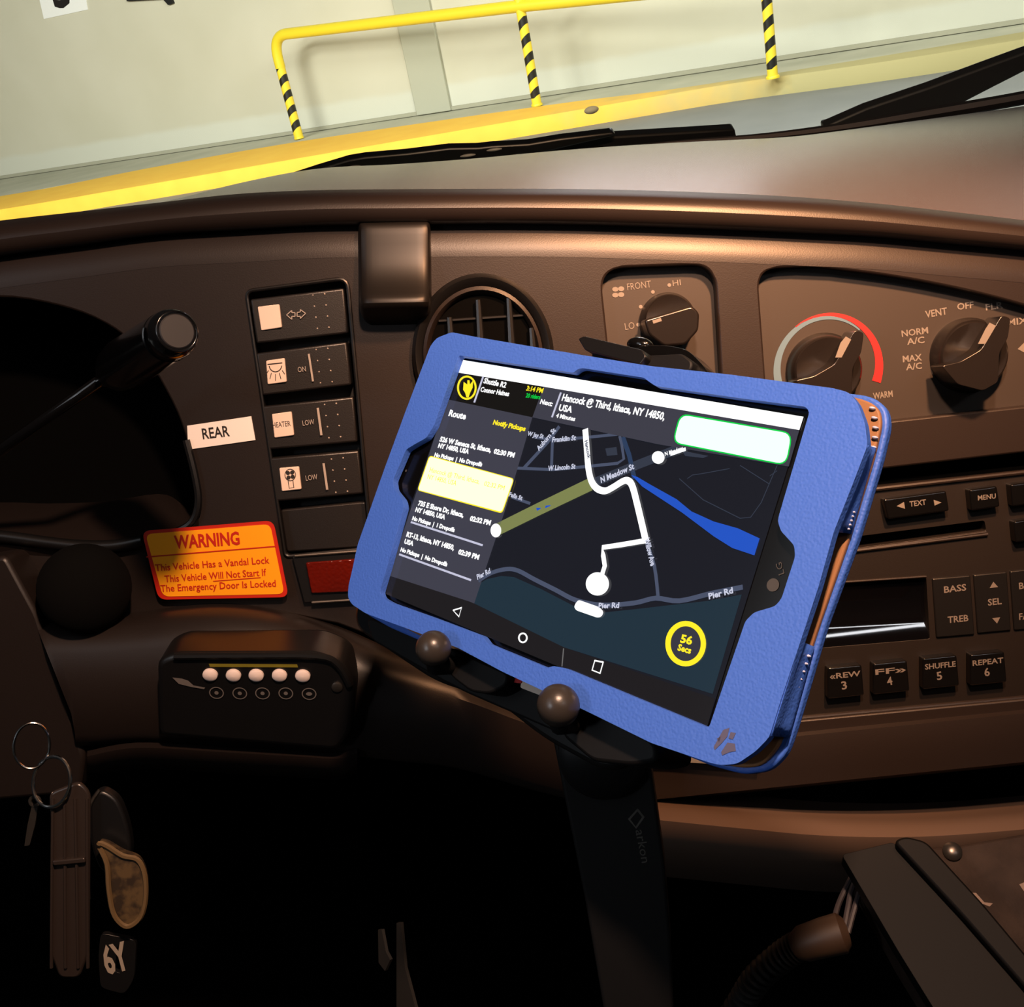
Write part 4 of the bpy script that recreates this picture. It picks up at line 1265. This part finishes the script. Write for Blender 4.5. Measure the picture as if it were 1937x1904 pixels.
u.text(W_, '526 W Seneca St, Ithaca,', (831, 834), (928, 855), 9, L3, 0.05); u.text(W_, '02:30 PM', (933, 857), (972, 865), 9, L3, 0.05); u.text(W_, 'NY 14850, USA', (828, 846), (886, 858), 8.5, L3, 0.05); u.text(W_, 'No Pickups  |  No Dropoffs', (821, 863), (911, 882), 7.5, L3, 0.05)
u.flat('yellow', [(812, 861), (973, 905), (950, 971), (789, 927)], L4, 0.0018); u.flat('pale', [(813, 863), (971, 906), (949, 968), (791, 926)], L5, 0.0015)
u.text('yellow', 'Hancock @ Third, Ithaca,', (812, 892), (906, 915), 9, L5 + .0002, 0.0); u.text('yellow', '02:32 PM', (915, 918), (953, 927), 9, L5 + .0002, 0.0); u.text('yellow', 'NY 14850, USA', (808, 905), (862, 918), 9, L5 + .0002, 0.0)
u.text(W_, '735 E Shore Dr, Ithaca,', (790, 955), (876, 978), 9, L3, 0.05); u.text(W_, '02:32 PM', (888, 984), (927, 993), 9, L3, 0.05); u.text(W_, 'NY 14850, USA', (785, 967), (841, 982), 8.5, L3, 0.05); u.text(W_, 'No Pickups  |  1 Dropoffs', (779, 983), (859, 1006), 7.5, L3, 0.05)
u.line('line', [(777, 987), (913, 1031)], 3, L3)
u.text(W_, 'RT-13, Ithaca, NY 14850,', (768, 1014), (858, 1040), 9, L3, 0.05); u.text(W_, '02:39 PM', (866, 1047), (905, 1058), 9, L3, 0.05); u.text(W_, 'USA', (764, 1027), (781, 1032), 8.5, L3, 0.05); u.text(W_, 'No Pickups  |  No Dropoffs', (757, 1042), (845, 1071), 7.5, L3, 0.05)
u.line('line', [(755, 1048), (891, 1097)], 3, L3)
u.done('route_list')
u = UI()   # navigation bar
u.flat('nav', [(735, 1088), (890, 1138), (1067, 1224), (1352, 1321), (1338, 1373), (1046, 1256), (720, 1119)], L3)
tri = [(857, 1154), (873, 1149), (868, 1166)]
u.line('white', tri + [tri[0], tri[1]], 2.6, L4)
u.ring('white', (989, 1206), 9, 10, 3, L4)
sq = [(1125, 1249), (1141, 1252), (1135, 1273), (1120, 1267)]
u.line('white', sq + [sq[0], sq[1]], 3, L4)
u.line('streak', [(1066, 1226), (1063, 1260)], 2.2, L4)
u.done('navigation_bar')
#%%MOUNT
# ================================================================== holder
mount = thing('tablet_mount', 'black tablet holder on a post with two ball ended prongs', 'holder', at(T, (1150, 1400), -0.02))
# cradle plate behind the case
bm = bmesh.new()
TB = BH - 0.003
add_prism(bm, rounded(px(T, [(700, 1120), (1000, 760), (1250, 780), (1400, 1250), (1180, 1470), (1050, 1400), (960, 1330), (840, 1290), (690, 1190)], TB - 0.012), 0.01), TB - 0.012, TB - 0.004)
obj('cradle', bm, 'black', T.M, mount, bevel=0.002)
# lower arm bar
bm = bmesh.new()
P = px(T, [(690, 1172), (700, 1168), (1048, 1310), (1050, 1384), (880, 1310), (840, 1290), (700, 1210)], TB)
add_prism(bm, rounded(P, 0.003), TB - 0.010, TB - 0.001)
obj('arm_bar', bm, 'rubber', T.M, mount, bevel=0.001)
for (bx, by, br, blk) in ((820, 1226, 34, [(846, 1222), (960, 1272), (955, 1296), (925, 1312), (890, 1308), (858, 1284), (838, 1262)]),
                          (1056, 1334, 41, [(1062, 1352), (1098, 1328), (1240, 1402), (1242, 1440), (1196, 1448), (1120, 1440), (1062, 1392)])):
    bm = bmesh.new(); add_prism(bm, rounded(px(T, blk, -0.004), 0.003), TB - 0.014, -0.004)
    pr = obj('prong', bm, 'rubber', T.M, mount, bevel=0.0015)
    zc = (pt(bx, by, 1) - CAM)
    lc = T.uv(bx, by, 0.012)
    wc = T.M @ lc; dep = (wc - CAM).dot(fwd)
    bm = bmesh.new(); add_ball(bm, wc, br * dep / FPX, u=40, v=24)
    obj('ball_end', bm, 'ball', I4, pr)
    # rod from the ball down to the cradle, round the edge of the case
    foot = T.uv(bx + 34, by + 30, -0.006)
    bm = bmesh.new(); add_tube(bm, [lc, lc.lerp(foot, .5) + Vector((0, -0.004, 0.002)), foot], 0.0042, 12)
    obj('prong_rod', bm, 'rubber', T.M, pr)
# top jaw
bm = bmesh.new()
TJ = -0.006
add_prism(bm, rounded(px(T, [(1093, 640), (1104, 635), (1215, 661), (1222, 674), (1210, 690), (1106, 662)], TJ), 0.0012), TJ - 0.016, TJ)
jaw = obj('top_jaw', bm, 'black', T.M, mount, bevel=0.0012, seg=3)
bm = bmesh.new()
add_prism(bm, rounded(px(T, [(1118, 664), (1212, 672), (1290, 668), (1310, 684), (1306, 702), (1250, 712), (1120, 690)], TJ - 0.004), 0.002), TJ - 0.014, TJ - 0.004)
obj('jaw_pad', bm, 'rubber', T.M, jaw, bevel=0.001)
bm = bmesh.new()
add_prism(bm, rounded(px(T, [(1196, 662), (1232, 656), (1268, 656), (1304, 664), (1322, 680), (1345, 706), (1348, 780), (1240, 780), (1220, 690)], TJ - 0.012), 0.004), TJ - 0.020, TJ - 0.010)
obj('jaw_arm', bm, 'black_gloss', T.M, mount, bevel=0.004, seg=4)
bm = bmesh.new(); add_ball(bm, T.uv(1211, 653, TJ - 0.018), 0.0042, scale=(1.5, .8, 1)); obj('jaw_knuckle', bm, 'black_gloss', T.M, mount)
# tilting head and post
PF = Frame(pt(1150, 1500, 0.44), cvec(0.97, 0.22, -0.1), -cvec(-0.22, 0.97, 0.12))
bm = bmesh.new(); c = PF.uv(1140, 1425, -0.004)
add_lathe(bm, [(0.018, -0.022), (0.019, -0.010), (0.018, 0.0), (0.014, 0.003)], (c.x, c.y), 32)
obj('swivel_head', bm, 'black', PF.M, mount)
bm = bmesh.new(); c = PF.uv(1140, 1425, 0.0); add_torus(bm, (c.x, c.y, 0.001), 0.0150, 0.0007, (0, 0, 1), 40, 6); obj('swivel_ring', bm, 'steel', PF.M, mount)
post = prism_obj('post', PF, [(1044, 1390), (1180, 1432), (1230, 1440), (1258, 1640), (1270, 1790), (1276, 1960), (1150, 1960), (1106, 1700), (1066, 1500)], -0.020, -0.004, 'rubber', mount, 0.004, 0.0025, 3)
bm = bmesh.new()
ht = -0.0037
dq = [(1206, 1531), (1217, 1545), (1203, 1565), (1190, 1549)]
add_strip(bm, px(PF, dq + [dq[0], dq[1]], ht), 0.0010, ht)
add_text(bm, PF, 'arkon', (1202, 1570), (1214, 1632), 17, ht)
obj('lettering', bm, mat('post_print', (66, 64, 60), 0.6), PF.M, post, smooth=False)

# red and white tag tucked behind the case
tg = thing('luggage_tag', 'small red and white tag hanging under the tablet between the two prongs', 'tag', at(T, (990, 1290), -0.012))
prism_obj('red_end', T, [(944, 1262), (990, 1272), (986, 1292), (952, 1288)], -0.012, -0.009, 'red', tg, 0.0008)
prism_obj('white_end', T, [(989, 1276), (1046, 1296), (1030, 1318), (984, 1300)], -0.012, -0.0095, 'white_tag', tg, 0.0008)
# folded paper edge under the right corner of the case
prism_obj_ = prism_obj('paper_scrap', D, [(1232, 1420), (1300, 1408), (1440, 1432), (1440, 1450), (1240, 1438)], 0.006, 0.012, mat('grey_paper', (120, 116, 108), 0.9, var=((80, 78, 72), 120, 0.4, 0.6)))
tag(prism_obj_, 'crumpled grey scrap under the lower right corner of the blue case', 'scrap')

# ================================================================== keys
KY = Frame(pt(150, 1600, 0.50), cvec(0.98, 0.0, 0.12), -cvec(0, 0.99, 0.08))
kr = bmesh.new(); c = KY.uv(60, 1410); k3 = mm_per_px(KY, (60, 1410))
add_torus(kr, (c.x, c.y, 0), 38 * k3, 2.6 * k3, (0.25, 0.1, 1), 48, 8, sx=0.86, sy=1.18)
tag(obj('key_ring', kr, 'chrome', KY.M), 'large thin steel ring at the top of the hanging keys', 'key ring')
kr = bmesh.new(); c = KY.uv(98, 1478, 0.003)
add_torus(kr, (c.x, c.y, 0.003), 42 * k3, 3.6 * k3, (-0.3, 0.3, 1), 48, 8, sx=0.95, sy=1.15)
tag(obj('key_ring', kr, 'chrome', KY.M), 'smaller bright steel ring linked below the large ring', 'key ring')
key = thing('door_key', 'small steel key hanging at the far left of the bunch', 'key', at(KY, (62, 1550)))
prism_obj('key_blade', KY, [(60, 1524), (72, 1520), (66, 1560), (56, 1598), (46, 1600), (52, 1560)], -0.004, -0.0025, 'steel', key, 0.0005)
bm = bmesh.new(); c = KY.uv(66, 1515, -0.003); add_torus(bm, (c.x, c.y, -0.003), 9 * k3, 4 * k3, (0, 0, 1), 20, 6); obj('key_bow', bm, 'steel', KY.M, key)
st = thing('wrist_strap', 'long cloudy plastic strap hanging straight down from the rings', 'strap', at(KY, (130, 1650), 0.004))
sp1 = prism_obj('strap_band', KY, [(92, 1500), (150, 1478), (170, 1500), (168, 1800), (150, 1850), (112, 1850), (94, 1800), (98, 1600)], 0.001, 0.004, 'clear', st, 0.003, 0.001)
bm = bmesh.new()
for x0_, x1_ in ((100, 97), (122, 124), (142, 148), (165, 166)): add_tube(bm, [KY.uv(x0_, 1510, 0.0045), KY.uv((x0_ + x1_) / 2, 1640, 0.0048), KY.uv(x1_, 1830, 0.0045)], 0.0008, 6)
obj('strap_ribs', bm, 'clear', KY.M, sp1)
prism_obj('strap_clip', KY, [(98, 1628), (160, 1622), (162, 1632), (100, 1638)], 0.003, 0.0065, 'clear', st, 0.001, 0.0006)
bk = thing('key_fob', 'black oval plastic fob right of the cloudy strap above the leather fob', 'fob', at(KY, (212, 1560)))
prism_obj('shell', KY, [(168, 1510), (190, 1492), (222, 1510), (242, 1560), (250, 1615), (232, 1660), (190, 1650), (170, 1600)], -0.008, 0.0, 'black', bk, 0.008, 0.0025, 3)
bm = bmesh.new(); add_tube(bm, spline([KY.uv(168, 1700, 0.001), KY.uv(166, 1600, 0.001), KY.uv(168, 1530, 0.001), KY.uv(188, 1494, 0.0)], 4), 0.0008, 6); obj('edge_trim', bm, 'steel', KY.M, bk)
lf = thing('leather_fob', 'worn brown leather tear shaped fob hanging right of the strap', 'fob', at(KY, (235, 1690), 0.006))
FP = [(184, 1592), (200, 1594), (232, 1614), (262, 1622), (276, 1652), (278, 1700), (268, 1738), (246, 1756), (228, 1750), (212, 1726), (204, 1680), (200, 1630)]
o_ = px(KY, FP, 0.008); bm = bmesh.new(); add_prism(bm, rounded(o_, 0.004), 0.003, 0.008)
lb2 = obj('leather_body', bm, 'leather', KY.M, lf, bevel=0.001, seg=3)
cx_ = sum(p.x for p in o_) / len(o_); cy_ = sum(p.y for p in o_) / len(o_)
bm = bmesh.new(); add_tube(bm, spline([Vector((p.x * .94 + cx_ * .06, p.y * .94 + cy_ * .06, 0.0082)) for p in o_], 4, True), 0.0012, 6, caps=False)
obj('piped_edge', bm, mat('pale_edge', (94, 74, 46), 0.6), KY.M, lf)
mt = thing('metal_tag', 'cut metal key tag with bright openings at the bottom of the bunch', 'tag', at(KY, (227, 1830), 0.0))
bm = bmesh.new()
add_holed(bm, rounded(px(KY, [(190, 1764), (258, 1778), (254, 1850), (236, 1880), (190, 1868), (186, 1810)], 0.002), 0.003), [px(KY, [(222, 1790), (232, 1800), (226, 1840), (216, 1836)], 0.002)], -0.001, 0.002)
obj('tag_plate', bm, 'black', KY.M, mt, bevel=0.0006)
bm = bmesh.new(); add_text(bm, KY, '6Y', (202, 1842), (248, 1830), 52, 0.0023, bold=0.03); obj('tag_figure', bm, mat('bright_tag', (150, 138, 124), 0.4), KY.M, mt, smooth=False)

# ================================================================== right-hand foot of the cab
EC = Frame(pt(1850, 1750, 0.50), cvec(0.94, 0.12, -0.30), -cvec(-0.1, 0.80, -0.55))
cov = thing('engine_cover', 'brown engine cover panel in the bottom right corner with a bolt', 'engine cover', at(EC, (1860, 1700), 0.0))
prism_obj('cover_panel', EC, [(1612, 1626), (1700, 1602), (1800, 1600), (1940, 1575), (2150, 1540), (2150, 2010), (1840, 2010), (1712, 1806)], -0.04, 0.0, 'cover', cov, 0.004, 0.003)
bm = bmesh.new(); c = EC.uv(1801, 1611, 0.0); add_lathe(bm, [(0.0045, 0), (0.0045, 0.0015), (0.003, 0.003), (0.001, 0.0035)], (c.x, c.y), 18); obj('bolt', bm, 'steel', EC.M, cov)
bm = bmesh.new()
for q in ([(1838, 1688), (1846, 1688), (1862, 1706), (1878, 1708), (1872, 1714), (1856, 1708)], [(1928, 1672), (1938, 1668), (1944, 1690), (1936, 1684)]):
    add_flat(bm, px(EC, q, 0.0004), 0.0004)
obj('scratch', bm, mat('pale_scratch', (130, 110, 98), 0.8), EC.M, cov, smooth=False)
strip = thing('padded_strip', 'dark padded edge strip running down beside the brown engine cover', 'strip', at(EC, (1750, 1750), 0.02))
hS = 0.012
prism_obj('flat_band', EC, [(1592, 1616), (1690, 1592), (1820, 1740), (1960, 1900), (2060, 2010), (1830, 2010), (1700, 1800)], 0.0005, hS, 'pad', strip, 0.002, 0.002)
prism_obj('raised_edge', EC, [(1690, 1590), (1712, 1580), (1752, 1590), (1860, 1708), (1937, 1800), (2080, 1960), (2060, 2010), (1960, 1890), (1820, 1730)], hS + 0.0004, hS + 0.006, 'pad', strip, 0.003, 0.002)

cab = thing('ribbed_cable', 'ribbed black conduit curving up to a brown connector left of the padded strip', 'cable', Matrix.Translation(pt(1500, 1810, 0.52)))
path = spline([pt(1360, 1960, 0.56), pt(1400, 1900, 0.55), pt(1432, 1850, 0.54), pt(1480, 1808, 0.53), pt(1512, 1788, 0.525)], 10)
bm = bmesh.new(); rr = []
pp = []
for i in range(len(path) - 1):
    for s in range(3):
        pp.append(path[i].lerp(path[i + 1], s / 3))
rr = [0.0062 + 0.0013 * math.sin(i * 1.05) for i in range(len(pp))]
add_tube(bm, pp, rr, 16); obj('conduit', bm, 'rubber', I4, cab)
bm = bmesh.new(); add_tube(bm, [pt(1508, 1790, 0.525), pt(1520, 1784, 0.523), pt(1560, 1772, 0.52), pt(1592, 1764, 0.518), pt(1600, 1762, 0.518)], [0.0066, 0.0085, 0.0092, 0.0095, 0.007], 18)
obj('connector', bm, mat('connector_plastic', (58, 41, 28), 0.5), I4, cab)
for q in ([(1596, 1760), (1604, 1716), (1612, 1680), (1632, 1640)], [(1604, 1764), (1618, 1712), (1632, 1670), (1650, 1640)], [(1574, 1758), (1580, 1730), (1590, 1700), (1610, 1660)]):
    bm = bmesh.new(); add_tube(bm, spline([pt(x, y, 0.519 + i * 0.006) for i, (x, y) in enumerate(q)], 5), 0.0014, 8); obj('wire', bm, mat('grey_wire', (60, 54, 56), 0.5), I4, cab)

# steel bracket low in the middle
BR = Frame(pt(770, 1830, 0.62), cvec(0.7, 0, -0.7), -cvec(0, 1, 0))
br_ = thing('floor_bracket', 'thin grey steel bracket rising from the dark floor at bottom centre', 'bracket', at(BR, (765, 1840)))
prism_obj('upright', BR, [(750, 1745), (758, 1745), (766, 1830), (800, 1960), (750, 1960)], -0.002, 0.0, mat('bracket_paint', (42, 40, 38), 0.6), br_)
prism_obj('clip', BR, [(715, 1758), (722, 1758), (730, 1800), (738, 1815), (728, 1836), (716, 1820)], -0.002, 0.0, mat('clip_paint', (40, 39, 38), 0.6), br_)
#%%WIPERS
# ================================================================== wipers outside the glass
GH = -0.022


def wprism(name, pts, h0, h1, m, parent, bevel=0.002):
    return prism_obj(name, GLASS, pts, h0, h1, m, parent, 0.0, bevel, 2)


wl_ = thing('windshield_wiper', 'black wiper lying along the foot of the windshield at left of centre', 'wiper', at(GLASS, (900, 300), GH), 'windshield wipers')
wprism('wiper_arm', [(470, 372), (508, 351), (560, 333), (600, 320), (660, 302), (690, 297), (770, 290), (850, 280), (905, 279), (930, 276), (1000, 272), (1060, 262), (1160, 250), (1166, 257), (1100, 272), (1000, 296), (920, 314), (860, 320), (700, 340), (520, 372)], GH - 0.012, GH, 'black', wl_)
wprism('wiper_blade', [(1040, 268), (1165, 258), (1330, 248), (1390, 244), (1394, 262), (1250, 275), (1120, 290), (1000, 308), (900, 326), (900, 318), (1000, 296)], GH - 0.026, GH - 0.012, 'rubber', wl_)
M['rivet'] = mat('grey_rivet', (150, 150, 145), 0.4)
for x, y in ((668, 316), (748, 316), (885, 294), (935, 283)):
    bm = bmesh.new(); add_ball(bm, GLASS.uv(x, y, GH + 0.001), 0.0030, u=10, v=6, scale=(2.6, 0.5, 0.5))
    obj('arm_rivet', bm, 'rivet', GLASS.M, wl_)
wr_ = thing('windshield_wiper', 'wide black wiper rising towards the right edge of the windshield', 'wiper', at(GLASS, (1780, 190), GH), 'windshield wipers')
wprism('wiper_arm', [(1560, 240), (1640, 205), (1760, 165), (1860, 128), (1937, 100), (2100, 45), (2110, 80), (1937, 136), (1880, 165), (1820, 196), (1780, 212), (1700, 232), (1560, 262)], GH - 0.014, GH, mat('wiper_grey', (40, 40, 42), 0.5), wr_)
wprism('wiper_blade', [(1560, 240), (1700, 200), (1860, 150), (1937, 124), (2100, 66), (2106, 76), (1937, 134), (1860, 162), (1790, 206), (1700, 232), (1562, 258)], GH - 0.03, GH - 0.014, 'rubber', wr_)
